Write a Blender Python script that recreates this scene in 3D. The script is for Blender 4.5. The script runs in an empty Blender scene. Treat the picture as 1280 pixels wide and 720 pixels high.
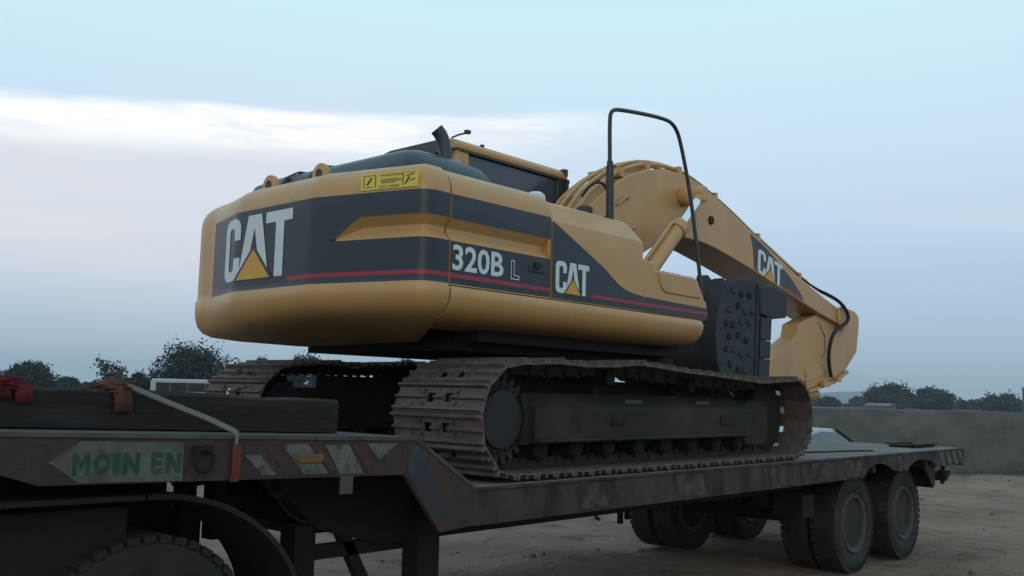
import bpy, bmesh, math, random
import numpy as np
from mathutils import Vector, Matrix
random.seed(7); RNG = np.random.default_rng(7)
sc = bpy.context.scene
COL = sc.collection

# ------------------------------------------------------------------ camera
YAW, PITCH, ROLL = 0.8348, math.atan(132.7/1185.0), 0.0236
cam_d = bpy.data.cameras.new('camera'); cam = bpy.data.objects.new('camera', cam_d); COL.objects.link(cam)
fw0 = Vector((math.sin(YAW), math.cos(YAW), 0)); rt = Vector((math.cos(YAW), -math.sin(YAW), 0)); zz = Vector((0, 0, 1))
fw = fw0*math.cos(PITCH) + zz*math.sin(PITCH); up = zz*math.cos(PITCH) - fw0*math.sin(PITCH)
rt, up = rt*math.cos(ROLL) + up*math.sin(ROLL), up*math.cos(ROLL) - rt*math.sin(ROLL)
M = Matrix((rt, up, -fw)).transposed().to_4x4(); M.translation = (0, -3.924, 1.766)
cam.matrix_world = M
cam_d.sensor_width = 36; cam_d.lens = 36*1185.0/1280.0; cam_d.clip_start = .05; cam_d.clip_end = 12000
sc.camera = cam

# ------------------------------------------------------------------ world, sun, exposure
SUN_EL, SUN_AZ = math.radians(16), math.radians(228)     # azimuth clockwise from +Y: the evening glow behind the camera's left shoulder
w = bpy.data.worlds.new('World'); sc.world = w; w.use_nodes = True
nt = w.node_tree; N = nt.nodes; L = nt.links
for n in list(N): N.remove(n)
def wn(t, **k):
    n = N.new(t)
    for a, b in k.items(): setattr(n, a, b)
    return n
wout = wn('ShaderNodeOutputWorld'); bg = wn('ShaderNodeBackground'); bg.inputs[1].default_value = .12
sky = wn('ShaderNodeTexSky', sky_type='NISHITA', sun_disc=False, sun_elevation=SUN_EL, sun_rotation=SUN_AZ, air_density=1.0, dust_density=1.5, ozone_density=1.6)
def wmath(op, a, b=None, clamp=False):
    n = wn('ShaderNodeMath', operation=op, use_clamp=clamp)
    for i, v in enumerate((a, b)):
        if v is None: continue
        if isinstance(v, (int, float)): n.inputs[i].default_value = v
        else: L.new(v, n.inputs[i])
    return n.outputs[0]
tc = wn('ShaderNodeTexCoord'); sep = wn('ShaderNodeSeparateXYZ'); L.new(tc.outputs['Generated'], sep.inputs[0])
# pale evening sky: thin overcast, greyer and bluer towards the horizon
el = wn('ShaderNodeMapRange'); L.new(sep.outputs[2], el.inputs[0]); el.inputs[1].default_value = -.02; el.inputs[2].default_value = .55
veil = wn('ShaderNodeValToRGB'); L.new(el.outputs[0], veil.inputs[0])
VEIL = [(0.0, (.31, .445, .55)), (.06, (.345, .48, .60)), (.13, (.39, .525, .675)), (.25, (.46, .60, .77)), (.386, (.575, .725, .88)), (.5, (.61, .78, .93)), (.70, (.625, .87, .97)), (1.0, (.50, .76, .90))]
e = veil.color_ramp.elements
for i, (p, c) in enumerate(VEIL):
    q = e[i] if i < 2 else e.new(p)
    q.position = p; q.color = (*[v/.864 for v in c], 1)
mixv = wn('ShaderNodeMix', data_type='RGBA', blend_type='MIX'); mixv.inputs[0].default_value = .90
skys = wn('ShaderNodeVectorMath', operation='SCALE'); L.new(sky.outputs[0], skys.inputs[0]); skys.inputs[3].default_value = .12
L.new(skys.outputs[0], mixv.inputs[6]); L.new(veil.outputs[0], mixv.inputs[7])
# long flat evening cloud bank
az = wmath('ARCTAN2', sep.outputs[0], sep.outputs[1])
comb = wn('ShaderNodeCombineXYZ'); L.new(wmath('MULTIPLY', az, 3.2), comb.inputs[0]); L.new(wmath('MULTIPLY', sep.outputs[2], 22.0), comb.inputs[1])
def wnoise(scale, det, ro, loc):
    mp = wn('ShaderNodeMapping'); L.new(comb.outputs[0], mp.inputs[0]); mp.inputs['Location'].default_value = loc
    nz = wn('ShaderNodeTexNoise'); L.new(mp.outputs[0], nz.inputs['Vector']); nz.inputs['Scale'].default_value = scale; nz.inputs['Detail'].default_value = det; nz.inputs['Roughness'].default_value = ro; return nz.outputs[0]
def wsm(src, a, b_, c=0.0, d=1.0):
    q = wn('ShaderNodeMapRange', interpolation_type='SMOOTHSTEP'); L.new(src, q.inputs[0])
    for k, v in enumerate((a, b_, c, d)): q.inputs[k+1].default_value = v
    return q.outputs[0]
n1 = wnoise(1.0, 7, .58, (0, 0, 0)); n2 = wnoise(.55, 5, .5, (4.0, 1.3, 0)); n3 = wnoise(1.9, 9, .66, (1.0, 7.0, 0))
zt0 = wmath('ADD', sep.outputs[2], wmath('MULTIPLY', wmath('SUBTRACT', .84, az), .05))
zw = wmath('ADD', zt0, wmath('MULTIPLY', wmath('SUBTRACT', n1, .5), .030))
bank = wmath('MULTIPLY', wsm(zw, .296, .282), wsm(zw, .232, .280))
bank = wmath('MULTIPLY', bank, wsm(az, 1.04, .68))
bank = wmath('MULTIPLY', bank, wsm(n3, .34, .56, .42, 1.0))
under = wmath('MULTIPLY', wsm(zw, .30, .26), wsm(zw, .03, .17))
under = wmath('MULTIPLY', wmath('MULTIPLY', under, wsm(az, 1.15, .35)), wsm(n2, .25, .60, .45, .95))
wisps = wmath('MULTIPLY', wmath('MULTIPLY', wsm(n2, .50, .72, 0, .45), wsm(sep.outputs[2], .05, .18)), wsm(sep.outputs[2], .36, .24))
def wmix(f, a, c):
    q = wn('ShaderNodeMix', data_type='RGBA', blend_type='MIX'); L.new(f, q.inputs[0]); L.new(a, q.inputs[6]); q.inputs[7].default_value = (*[v/.864 for v in c], 1); return q.outputs[2]
c1 = wmix(wisps, mixv.outputs[2], (.70, .76, .84)); c2 = wmix(under, c1, (.745, .745, .775)); c3 = wmix(bank, c2, (1.06, 1.06, 1.04))
gain = wn('ShaderNodeVectorMath', operation='SCALE'); L.new(c3, gain.inputs[0]); gain.inputs[3].default_value = 7.2
L.new(gain.outputs[0], bg.inputs[0]); L.new(bg.outputs[0], wout.inputs[0])

sun_d = bpy.data.lights.new('sun', 'SUN'); sun = bpy.data.objects.new('sun', sun_d); COL.objects.link(sun)
sun_d.energy = .45; sun_d.angle = math.radians(35); sun_d.color = (1, .78, .56)
sd = Vector((math.sin(SUN_AZ)*math.cos(SUN_EL), math.cos(SUN_AZ)*math.cos(SUN_EL), math.sin(SUN_EL)))
sun.rotation_euler = sd.to_track_quat('Z', 'Y').to_euler()
sc.view_settings.view_transform = 'Standard'; sc.view_settings.look = 'None'; sc.view_settings.exposure = .12; sc.view_settings.gamma = 1
sc.render.engine = 'CYCLES'
sc.cycles.max_bounces = 6

# ------------------------------------------------------------------ materials
def mat(name, base, rough=.6, metal=0, var=.25, vs=6.0, dirt=None, dirt_amt=.4, ds=2.2, bump=.0, bs=60.0, stretch=None, spec=.5, chips=0):
    m = bpy.data.materials.new(name); m.use_nodes = True
    t = m.node_tree; n = t.nodes; l = t.links; b = n['Principled BSDF']
    b.inputs['Roughness'].default_value = rough; b.inputs['Metallic'].default_value = metal; b.inputs['Specular IOR Level'].default_value = spec
    co = n.new('ShaderNodeTexCoord'); src = co.outputs['Object']
    if stretch:
        mpp = n.new('ShaderNodeMapping'); mpp.inputs['Scale'].default_value = stretch; l.new(src, mpp.inputs[0]); src = mpp.outputs[0]
    nz = n.new('ShaderNodeTexNoise'); nz.inputs['Scale'].default_value = vs; nz.inputs['Detail'].default_value = 6; nz.inputs['Roughness'].default_value = .6; l.new(src, nz.inputs['Vector'])
    mr = n.new('ShaderNodeMapRange'); l.new(nz.outputs[0], mr.inputs[0]); mr.inputs[1].default_value = .25; mr.inputs[2].default_value = .75; mr.inputs[3].default_value = 1-var; mr.inputs[4].default_value = 1+var
    sv = n.new('ShaderNodeVectorMath'); sv.operation = 'SCALE'; sv.inputs[0].default_value = base; l.new(mr.outputs[0], sv.inputs[3]); col = sv.outputs[0]
    if dirt:
        d = n.new('ShaderNodeTexNoise'); d.inputs['Scale'].default_value = ds; d.inputs['Detail'].default_value = 9; d.inputs['Roughness'].default_value = .68; l.new(src, d.inputs['Vector'])
        dr = n.new('ShaderNodeMapRange'); dr.interpolation_type = 'SMOOTHSTEP'; l.new(d.outputs[0], dr.inputs[0]); dr.inputs[1].default_value = .62-dirt_amt*.35; dr.inputs[2].default_value = .82-dirt_amt*.35
        dr.inputs[4].default_value = min(1, .35+dirt_amt)
        mx = n.new('ShaderNodeMix'); mx.data_type = 'RGBA'; l.new(dr.outputs[0], mx.inputs[0]); l.new(col, mx.inputs[6]); mx.inputs[7].default_value = (*dirt, 1); col = mx.outputs[2]
        rr = n.new('ShaderNodeMapRange'); l.new(dr.outputs[0], rr.inputs[0]); rr.inputs[3].default_value = rough; rr.inputs[4].default_value = min(1, rough+.3); l.new(rr.outputs[0], b.inputs['Roughness'])
    if chips:
        cn_ = n.new('ShaderNodeTexNoise'); cn_.inputs['Scale'].default_value = 26; cn_.inputs['Detail'].default_value = 5; cn_.inputs['Roughness'].default_value = .7; l.new(co.outputs['Object'], cn_.inputs['Vector'])
        c2_ = n.new('ShaderNodeTexNoise'); c2_.inputs['Scale'].default_value = 1.4; c2_.inputs['Detail'].default_value = 3; l.new(co.outputs['Object'], c2_.inputs['Vector'])
        ad = n.new('ShaderNodeMath'); ad.operation = 'MULTIPLY_ADD'; l.new(c2_.outputs[0], ad.inputs[0]); ad.inputs[1].default_value = .5; l.new(cn_.outputs[0], ad.inputs[2])
        cr_ = n.new('ShaderNodeMapRange'); cr_.interpolation_type = 'SMOOTHSTEP'; l.new(ad.outputs[0], cr_.inputs[0]); cr_.inputs[1].default_value = .92; cr_.inputs[2].default_value = 1.02; cr_.inputs[4].default_value = chips
        mx = n.new('ShaderNodeMix'); mx.data_type = 'RGBA'; l.new(cr_.outputs[0], mx.inputs[0]); l.new(col, mx.inputs[6]); mx.inputs[7].default_value = (.10, .07, .045, 1); col = mx.outputs[2]
    l.new(col, b.inputs['Base Color'])
    if bump:
        bn = n.new('ShaderNodeTexNoise'); bn.inputs['Scale'].default_value = bs; bn.inputs['Detail'].default_value = 4; l.new(src, bn.inputs['Vector'])
        bb = n.new('ShaderNodeBump'); bb.inputs['Strength'].default_value = bump; bb.inputs['Distance'].default_value = .02; l.new(bn.outputs[0], bb.inputs['Height']); l.new(bb.outputs[0], b.inputs['Normal'])
    return m
DUST = (.23, .17, .12)
m_yel = mat('tan_yellow_paint', (.455, .248, .090), .38, var=.10, vs=2.2, dirt=(.34, .245, .15), dirt_amt=.30, ds=1.8, bump=.05, bs=5, stretch=(1, 1, .55), chips=.55)
m_nav = mat('navy_decal', (.012, .020, .030), .42, var=.12, vs=5, dirt=(.035, .040, .045), dirt_amt=.20, ds=3)
m_red = mat('red_decal', (.30, .018, .035), .45, var=.1)
m_wht = mat('white_decal', (.56, .60, .62), .45, var=.06)
m_tri = mat('amber_decal', (.56, .28, .03), .45, var=.06)
m_warn = mat('warning_yellow_decal', (.66, .50, .07), .5, var=.08)
m_ink = mat('black_ink', (.03, .03, .03), .6, var=.1)
m_slate = mat('slate_hood_paint', (.026, .034, .046), .42, var=.15, dirt=(.06, .06, .06), dirt_amt=.2, bump=.02, bs=12)
m_blk = mat('black_paint', (.016, .018, .021), .45, var=.2)
m_under = mat('grime_and_dish_shade', (.0055, .0052, .0052), .9, var=.3, dirt=(.014, .012, .010), dirt_amt=.25, bump=.2)  # underframe grime; also serves as painted shade inside the wheel dishes
m_rubber = mat('hose_rubber', (.006, .006, .0065), .75, var=.2)
m_track = mat('rusty_track_steel', (.088, .064, .052), .72, metal=.1, var=.45, vs=14, dirt=(.135, .100, .078), dirt_amt=.42, ds=7, bump=.25, bs=40)
m_chain = mat('dark_chain_steel', (.022, .019, .017), .8, var=.3, dirt=(.045, .037, .031), dirt_amt=.35, ds=6, bump=.2)
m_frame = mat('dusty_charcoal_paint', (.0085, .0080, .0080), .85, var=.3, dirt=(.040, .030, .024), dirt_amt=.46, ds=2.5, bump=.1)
m_sprk = mat('slate_blue_steel', (.012, .015, .020), .75, var=.25, dirt=(.034, .028, .024), dirt_amt=.3)
m_chrome = mat('chrome_rod', (.75, .78, .80), .18, metal=1, var=.03)
m_bucket = mat('bucket_grey_steel', (.017, .022, .029), .7, var=.4, dirt=(.050, .050, .052), dirt_amt=.42, ds=5, bump=.25, bs=30)
m_glass = mat('smoked_cab_glass', (.040, .054, .072), .16, var=.15)
m_rusty = mat('rusty_trailer_paint', (.036, .022, .018), .85, var=.5, vs=9, dirt=(.075, .030, .019), dirt_amt=.42, ds=3, bump=.3, bs=50)
m_beam = mat('worn_side_beam_paint', (.040, .030, .024), .85, var=.5, vs=5, dirt=(.010, .009, .009), dirt_amt=.55, ds=3.2, bump=.25, bs=40, stretch=(1, 1, .45))
m_deck = mat('dusty_deck_steel', (.16, .15, .14), .9, var=.3, vs=5, dirt=(.075, .068, .064), dirt_amt=.4, ds=3, bump=.3, bs=25)
m_cream = mat('worn_cream_paint', (.090, .096, .083), .85, var=.35, vs=12, dirt=(.045, .04, .036), dirt_amt=.42, ds=5)
m_pale = mat('worn_white_paint', (.105, .10, .092), .85, var=.35, vs=12, dirt=(.032, .027, .024), dirt_amt=.52, ds=8)
m_wred = mat('worn_red_paint', (.060, .024, .020), .85, var=.3, vs=12, dirt=(.03, .023, .021), dirt_amt=.55, ds=8)
m_blu = mat('faded_blue_paint', (.028, .033, .042), .85, var=.3, vs=8, dirt=(.034, .024, .021), dirt_amt=.62, ds=5)
m_green = mat('worn_green_lettering', (.012, .050, .038), .85, var=.3, vs=14, dirt=(.085, .088, .075), dirt_amt=.22, ds=9)
m_worn0 = mat('dull_grey_tag', (.055, .053, .05), .85, var=.3)
m_amber = mat('amber_reflector', (.16, .075, .012), .5, var=.3, dirt=(.05, .035, .02), dirt_amt=.35, ds=9)
m_tyre = mat('dusty_tyre_rubber', (.013, .0133, .014), .85, var=.25, dirt=(.050, .044, .038), dirt_amt=.36, ds=3, bump=.15)
m_rim = mat('grimy_steel_rim', (.048, .049, .052), .7, metal=.1, var=.3, dirt=(.060, .053, .047), dirt_amt=.4, ds=5)
m_wood = mat('old_dark_timber', (.016, .0135, .012), .95, var=.5, vs=9, dirt=(.008, .008, .008), dirt_amt=.4, bump=.5, bs=22, stretch=(.25, 2, 2))
m_strap = mat('pale_webbing', (.13, .115, .105), .9, var=.2, bump=.2)
m_orange = mat('orange_webbing', (.10, .022, .011), .9, var=.2)
m_redcl = mat('red_cloth', (.085, .007, .011), .95, var=.25, bump=.3, bs=30)
m_orgcl = mat('rust_orange_cloth', (.080, .028, .016), .95, var=.3, bump=.3, bs=30)
m_car = mat('white_car_paint', (.34, .37, .37), .4, var=.05)
m_leafs = [mat('foliage_dark', (.012, .024, .018), .8, var=.4, vs=.6), mat('foliage_mid', (.018, .034, .022), .8, var=.4, vs=.6), mat('foliage_dry', (.045, .042, .034), .85, var=.3, vs=.6)]
m_bark = mat('bark', (.075, .060, .048), .9, var=.3)
m_hill = mat('hill_scrub', (.05, .06, .06), .95, var=.25, vs=.01)
m_brick = mat('pale_render', (.10, .105, .105), .8, var=.1)

# ------------------------------------------------------------------ mesh builder
EX = Vector((6.364, 1.626, 0))
class MB:
    def __init__(s, off=(0, 0, 0)): s.v = []; s.f = []; s.mi = []; s.off = Vector(off)
    def add(s, vs, fs, mi=0):
        b = len(s.v); s.v += [(Vector(p)+s.off) for p in vs]
        for k, f in enumerate(fs):
            s.f.append([b+i for i in f]); s.mi.append(mi[k] if isinstance(mi, (list, tuple)) else mi)
        return s
    def box(s, x0, x1, y0, y1, z0, z1, mi=0):
        return s.add([(x0,y0,z0),(x1,y0,z0),(x1,y1,z0),(x0,y1,z0),(x0,y0,z1),(x1,y0,z1),(x1,y1,z1),(x0,y1,z1)],
                     [(3,2,1,0),(4,5,6,7),(0,1,5,4),(1,2,6,5),(2,3,7,6),(3,0,4,7)], mi)
    def prism(s, poly, axis, a, b, mi=0):
        n = len(poly)
        def P(p, t):
            return {'y': (p[0], t, p[1]), 'x': (t, p[0], p[1]), 'z': (p[0], p[1], t)}[axis]
        ar = sum(poly[i][0]*poly[(i+1) % n][1]-poly[(i+1) % n][0]*poly[i][1] for i in range(n))
        if (ar > 0) == (axis == 'y'): pass
        vs = [P(p, a) for p in poly]+[P(p, b) for p in poly]
        fs = [list(range(n))[::-1], list(range(n, 2*n))]+[(i, (i+1) % n, n+(i+1) % n, n+i) for i in range(n)]
        return s.add(vs, fs, mi)
    def tube(s, pts, r, n=10, mi=0, caps=True):
        pts = [Vector(p) for p in pts]; rs = r if isinstance(r, (list, tuple)) else [r]*len(pts)
        d0 = (pts[1]-pts[0]).normalized(); u = d0.orthogonal().normalized(); vs = []; fs = []
        for i, p in enumerate(pts):
            d = ((pts[min(i+1, len(pts)-1)]-pts[max(i-1, 0)])).normalized()
            u = (u-d*u.dot(d)).normalized(); q = d.cross(u)
            for k in range(n):
                a = 2*math.pi*k/n; vs.append(p+(u*math.cos(a)+q*math.sin(a))*rs[i])
        for i in range(len(pts)-1):
            for k in range(n): fs.append((i*n+k, i*n+(k+1) % n, (i+1)*n+(k+1) % n, (i+1)*n+k))
        if caps: fs.append(list(range(n))[::-1]); fs.append([(len(pts)-1)*n+k for k in range(n)])
        return s.add(vs, fs, mi)
    def lathe(s, prof, c, axis='y', n=32, mi=0):        # prof: (radius, t along axis)
        vs = []; fs = []; c = Vector(c)
        for r, t in prof:
            for k in range(n):
                a = 2*math.pi*k/n; x, z = r*math.cos(a), r*math.sin(a)
                vs.append(c+Vector({'y': (x, t, z), 'z': (x, z, t), 'x': (t, x, z)}[axis]))
        m = len(prof)
        for i in range(m-1):
            for k in range(n): fs.append((i*n+k, i*n+(k+1) % n, (i+1)*n+(k+1) % n, (i+1)*n+k))
        if prof[0][0] > 1e-4: fs.append(list(range(n)))
        if prof[-1][0] > 1e-4: fs.append([(m-1)*n+k for k in range(n)][::-1])
        return s.add(vs, fs, mi)
    def build(s, name, mats, parent=None, sharp=35, bevel=0, seg=2, smooth=True):
        me = bpy.data.meshes.new(name); root = parent
        while root is not None and root.parent is not None: root = root.parent
        o0 = Vector(root.location) if root is not None else Vector((0, 0, 0))
        me.from_pydata([tuple(p-o0) for p in s.v], [], s.f)
        if not isinstance(mats, (list, tuple)): mats = [mats]
        for m in mats: me.materials.append(m)
        me.polygons.foreach_set('material_index', s.mi)
        bm = bmesh.new(); bm.from_mesh(me); bmesh.ops.remove_doubles(bm, verts=bm.verts, dist=1e-5); bmesh.ops.recalc_face_normals(bm, faces=bm.faces); bm.to_mesh(me); bm.free()
        if smooth: me.shade_smooth(); me.set_sharp_from_angle(angle=math.radians(sharp))
        o = bpy.data.objects.new(name, me); COL.objects.link(o)
        if parent is not None: o.parent = parent
        if bevel:
            b = o.modifiers.new('bevel', 'BEVEL'); b.width = bevel; b.segments = seg; b.limit_method = 'ANGLE'; b.angle_limit = math.radians(40); b.harden_normals = False
        return o
def tag(o, label=None, cat=None, group=None, kind=None):
    for k, v in (('label', label), ('category', cat), ('group', group), ('kind', kind)):
        if v: o[k] = v
    return o
def thing(name, label, cat, loc, group=None):
    o = bpy.data.objects.new(name, None); COL.objects.link(o); o.location = loc; o.empty_display_size = .2
    return tag(o, label, cat, group)
def arc(cx, cz, r, a0, a1, n): return [(cx+r*math.cos(math.radians(a0+(a1-a0)*i/n)), cz+r*math.sin(math.radians(a0+(a1-a0)*i/n))) for i in range(n+1)]
def smooth_pts(pts, it=2):
    pts = [Vector(p) for p in pts]
    for _ in range(it):
        q = [pts[0]]
        for a, b in zip(pts[:-1], pts[1:]): q += [a*.75+b*.25, a*.25+b*.75]
        pts = q+[pts[-1]]
    return pts

rect = lambda u0, v0, u1, v1: [(u0, v0), (u1, v0), (u1, v1), (u0, v1)]
# flat lettering ------------------------------------------------------------
def text_polys(body, offset=.0):
    cu = bpy.data.curves.new('txt', 'FONT'); cu.body = body; cu.offset = offset; cu.resolution_u = 3
    o = bpy.data.objects.new('txt', cu); COL.objects.link(o)
    me = bpy.data.meshes.new_from_object(o.evaluated_get(bpy.context.evaluated_depsgraph_get()))
    vs = np.array([v.co[:2] for v in me.vertices]); fs = [list(p.vertices) for p in me.polygons]
    bpy.data.objects.remove(o); bpy.data.curves.remove(cu); bpy.data.meshes.remove(me)
    lo, hi = vs.min(0), vs.max(0); vs = (vs-lo)/(hi-lo)
    return vs, fs
def poly_mesh(polys):
    vs = []; fs = []
    for p in polys:
        fs.append(list(range(len(vs), len(vs)+len(p)))); vs += p
    return np.array(vs, float), fs
def lay(name, vf, mapf, m, parent, cuts=None):
    """flat print: polygons in (u,v) carried onto a surface by mapf"""
    vs, fs = vf
    bm = bmesh.new(); bv = [bm.verts.new((x, y, 0)) for x, y in vs]
    for f in fs:
        try: bm.faces.new([bv[i] for i in f])
        except ValueError: pass
    bm.normal_update(); bmesh.ops.triangulate(bm, faces=bm.faces)
    if cuts:
        for c in cuts:
            bmesh.ops.bisect_plane(bm, geom=bm.verts[:]+bm.edges[:]+bm.faces[:], plane_co=(c, 0, 0), plane_no=(1, 0, 0))
    root = parent
    while root.parent is not None: root = root.parent
    for v in bm.verts: v.co = Vector(mapf(v.co.x, v.co.y))-Vector(root.location)
    me = bpy.data.meshes.new(name); bm.to_mesh(me); bm.free(); me.materials.append(m)
    o = bpy.data.objects.new(name, me); COL.objects.link(o); o.parent = parent
    return o
def ch(poly): return [tuple(p) for p in poly]
LC = ch([(.13,0),(.37,0),(.46,.05),(.50,.14),(.50,.36),(.34,.36),(.34,.20),(.31,.155),(.20,.155),(.165,.20),(.165,.80),(.20,.845),(.31,.845),(.34,.80),(.34,.64),(.50,.64),(.50,.86),(.46,.95),(.37,1),(.13,1),(.04,.95),(0,.86),(0,.14),(.04,.05)])
LA = [[(.47,0),(.635,0),(.795,.80),(.795,1),(.655,1)], [(1.12,0),(.935,1),(.795,1),(.795,.80),(.955,0)]]
LT = ch([(1.235,0),(1.40,0),(1.40,.83),(1.56,.83),(1.56,1),(1.03,1),(1.03,.83),(1.235,.83)])
TRI = ch([(.44,0),(1.15,0),(.795,.46)]); TRIB = ch([(.375,-.012),(1.215,-.012),(.795,.535)])
GLY = {'M': [rect(0,0,.24,1), rect(.76,0,1,1), [(.24,1),(.24,.62),(.5,.22),(.5,.62)], [(.76,1),(.5,.62),(.5,.22),(.76,.62)]], 'N': [rect(0,0,.28,1), rect(.72,0,1,1), [(.28,1),(.28,.58),(.72,0),(.72,.42)]],
       'I': [rect(0,0,1,1)], 'E': [rect(0,0,.36,1), rect(.36,0,1,.22), rect(.36,.39,.9,.61), rect(.36,.78,1,1)],
       'O': [[(.5+.5*math.cos(a)*q[0], .5+.5*math.sin(a)*q[0]) for a, q in ((a0,(1,)),(a1,(1,)),(a1,(.50,)),(a0,(.50,)))] for a0, a1 in [(2*math.pi*k/12, 2*math.pi*(k+1)/12) for k in range(12)]]}
def block_text(body, widths, gap):
    polys = []; x = 0
    for c_, w_ in zip(body, widths):
        if c_ != ' ': polys += [[(x+u*w_, v) for u, v in p] for p in GLY[c_]]
        x += w_+gap
    tot = x-gap; return poly_mesh([[(u/tot, v) for u, v in p] for p in polys])
def cat_logo(mapf, parent, cuts=None, lift=.0012):
    for nm, p in (('letter_c', [LC]), ('letter_a', LA), ('letter_t', [LT])): lay(nm, poly_mesh(p), lambda u, v: mapf(u, v, 0), m_wht, parent, cuts)
    lay('triangle_border', poly_mesh([TRIB]), lambda u, v: mapf(u, v, lift), m_nav, parent, cuts)
    lay('triangle', poly_mesh([TRI]), lambda u, v: mapf(u, v, 2*lift), m_tri, parent, cuts)

# ------------------------------------------------------------------ ground
gx = np.concatenate([np.linspace(-3200, -60, 12), np.linspace(-40, 60, 101), np.linspace(80, 3200, 14)])
gy = np.concatenate([np.linspace(-3200, -60, 12), np.linspace(-40, 60, 101), np.linspace(80, 3200, 14)])
def gz(x, y):
    d = math.exp(-((x-12)**2+(y-6)**2)/1500)
    return d*(.03*math.sin(x*.9+y*.35)*math.cos(y*.8-x*.2)+.02*math.sin(2.1*x-1.3*y))-.03*d
vs = [(x, y, gz(x, y)) for y in gy for x in gx]; nx = len(gx)
fs = [(j*nx+i, j*nx+i+1, (j+1)*nx+i+1, (j+1)*nx+i) for j in range(len(gy)-1) for i in range(nx-1)]
m_gr = bpy.data.materials.new('sandy_yard'); m_gr.use_nodes = True
t = m_gr.node_tree; n = t.nodes; l = t.links; b = n['Principled BSDF']; b.inputs['Roughness'].default_value = .95; b.inputs['Specular IOR Level'].default_value = .15
geo = n.new('ShaderNodeNewGeometry')
def gnoise(scale, det=6, ro=.6):
    q = n.new('ShaderNodeTexNoise'); q.inputs['Scale'].default_value = scale; q.inputs['Detail'].default_value = det; q.inputs['Roughness'].default_value = ro; l.new(geo.outputs['Position'], q.inputs['Vector']); return q.outputs[0]
def gmr(src, a, b_, c=0, d=1, sm=True):
    q = n.new('ShaderNodeMapRange'); q.interpolation_type = 'SMOOTHSTEP' if sm else 'LINEAR'; l.new(src, q.inputs[0]); q.inputs[1].default_value = a; q.inputs[2].default_value = b_; q.inputs[3].default_value = c; q.inputs[4].default_value = d; return q.outputs[0]
def gmix(f, a, c):
    q = n.new('ShaderNodeMix'); q.data_type = 'RGBA'; l.new(f, q.inputs[0])
    for i, v in ((6, a), (7, c)):
        if isinstance(v, tuple): q.inputs[i].default_value = (*v, 1)
        else: l.new(v, q.inputs[i])
    return q.outputs[2]
def gmath(op, a, c):
    q = n.new('ShaderNodeMath'); q.operation = op
    for i, v in ((0, a), (1, c)):
        if isinstance(v, (int, float)): q.inputs[i].default_value = v
        else: l.new(v, q.inputs[i])
    return q.outputs[0]
col = gmix(gmr(gnoise(.55), .35, .65), (.255, .186, .134), (.365, .270, .196))
col = gmix(gmr(gnoise(1.7, 9, .72), .50, .68, 0, .85), col, (.150, .103, .072))
col = gmix(gmr(gnoise(5, 7, .7), .60, .72, 0, .85), col, (.060, .047, .038))
col = gmix(gmr(gnoise(16, 4, .6), .64, .72, 0, .7), col, (.34, .27, .21))
sp = n.new('ShaderNodeSeparateXYZ'); l.new(geo.outputs['Position'], sp.inputs[0])
fld = gmath('ADD', gmath('MULTIPLY', gmath('SUBTRACT', sp.outputs[0], 28.64), .5256), gmath('MULTIPLY', gmath('SUBTRACT', sp.outputs[1], 3.18), .851))
fld = gmath('ADD', fld, gmath('MULTIPLY', gmath('SUBTRACT', gnoise(.35, 5), .5), 5.0))
fcol = gmix(gmr(gnoise(.12, 8, .65), .38, .62), (.105, .095, .083), (.082, .084, .074))
col = gmix(gmr(fld, -.6, 1.0), col, fcol)
l.new(col, b.inputs['Base Color'])
# tyre tread prints pressed in the sand beside the trailer
tp = gmath('ADD', gmath('MULTIPLY', sp.outputs[0], 1.0), gmath('MULTIPLY', sp.outputs[1], .55))
wv = gmath('SINE', gmath('MULTIPLY', tp, 38.0), 0)
strip = gmath('MULTIPLY', gmr(sp.outputs[1], -1.15, -1.0), gmr(sp.outputs[1], -.10, -.28))
hh = gmath('ADD', gmath('MULTIPLY', gmath('MULTIPLY', wv, strip), .035), gmath('ADD', gmath('MULTIPLY', gnoise(4, 10, .72), .22), gmath('MULTIPLY', gnoise(1.1, 4), .25)))
bu = n.new('ShaderNodeBump'); bu.inputs['Strength'].default_value = .9; bu.inputs['Distance'].default_value = 1.0; l.new(hh, bu.inputs['Height']); l.new(bu.outputs[0], b.inputs['Normal'])
g = MB(); g.add(vs, fs); go = g.build('ground', m_gr, sharp=180); tag(go, kind='structure')

# ------------------------------------------------------------------ low boundary wall closing the yard
m_bank = mat('weathered_grey_render', (.112, .110, .106), .95, var=.22, vs=1.1, dirt=(.082, .084, .080), dirt_amt=.5, ds=.9, bump=.35, bs=9, stretch=(1, 1, 1.7), spec=.1)
BD = Vector((-.851, .5256, 0)); BN = Vector((.5256, .851, 0)); B0 = Vector((28.64, 3.18, 0))
from mathutils import noise as mn
mb = MB(); vv = []; nb_ = 260
for k in range(nb_+1):
    tt = -45+k*130/nb_; zt_ = 1.60+.030*mn.noise((tt*.5, 0, 3))+.018*mn.noise((tt*2.3, 2, 5)); wob = .03*mn.noise((tt*.3, 7, 1))
    for a, z in ((0, -.06), (.0, .55), (.0, 1.1), (.0, zt_-.02), (.02, zt_), (.20, zt_), (.22, zt_-.02), (.22, -.06)):
        p = B0+BD*tt+BN*(a+wob+(.012*mn.noise((tt*1.7, z*2, 0)) if a == 0 else 0)); vv.append((p.x, p.y, z))
mb.add(vv, [(k*8+q, k*8+q+1, (k+1)*8+q+1, (k+1)*8+q) for k in range(nb_) for q in range(7)])
tag(mb.build('boundary_wall', m_bank, sharp=50), 'long low grey boundary wall behind the sandy yard', 'wall')

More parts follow.
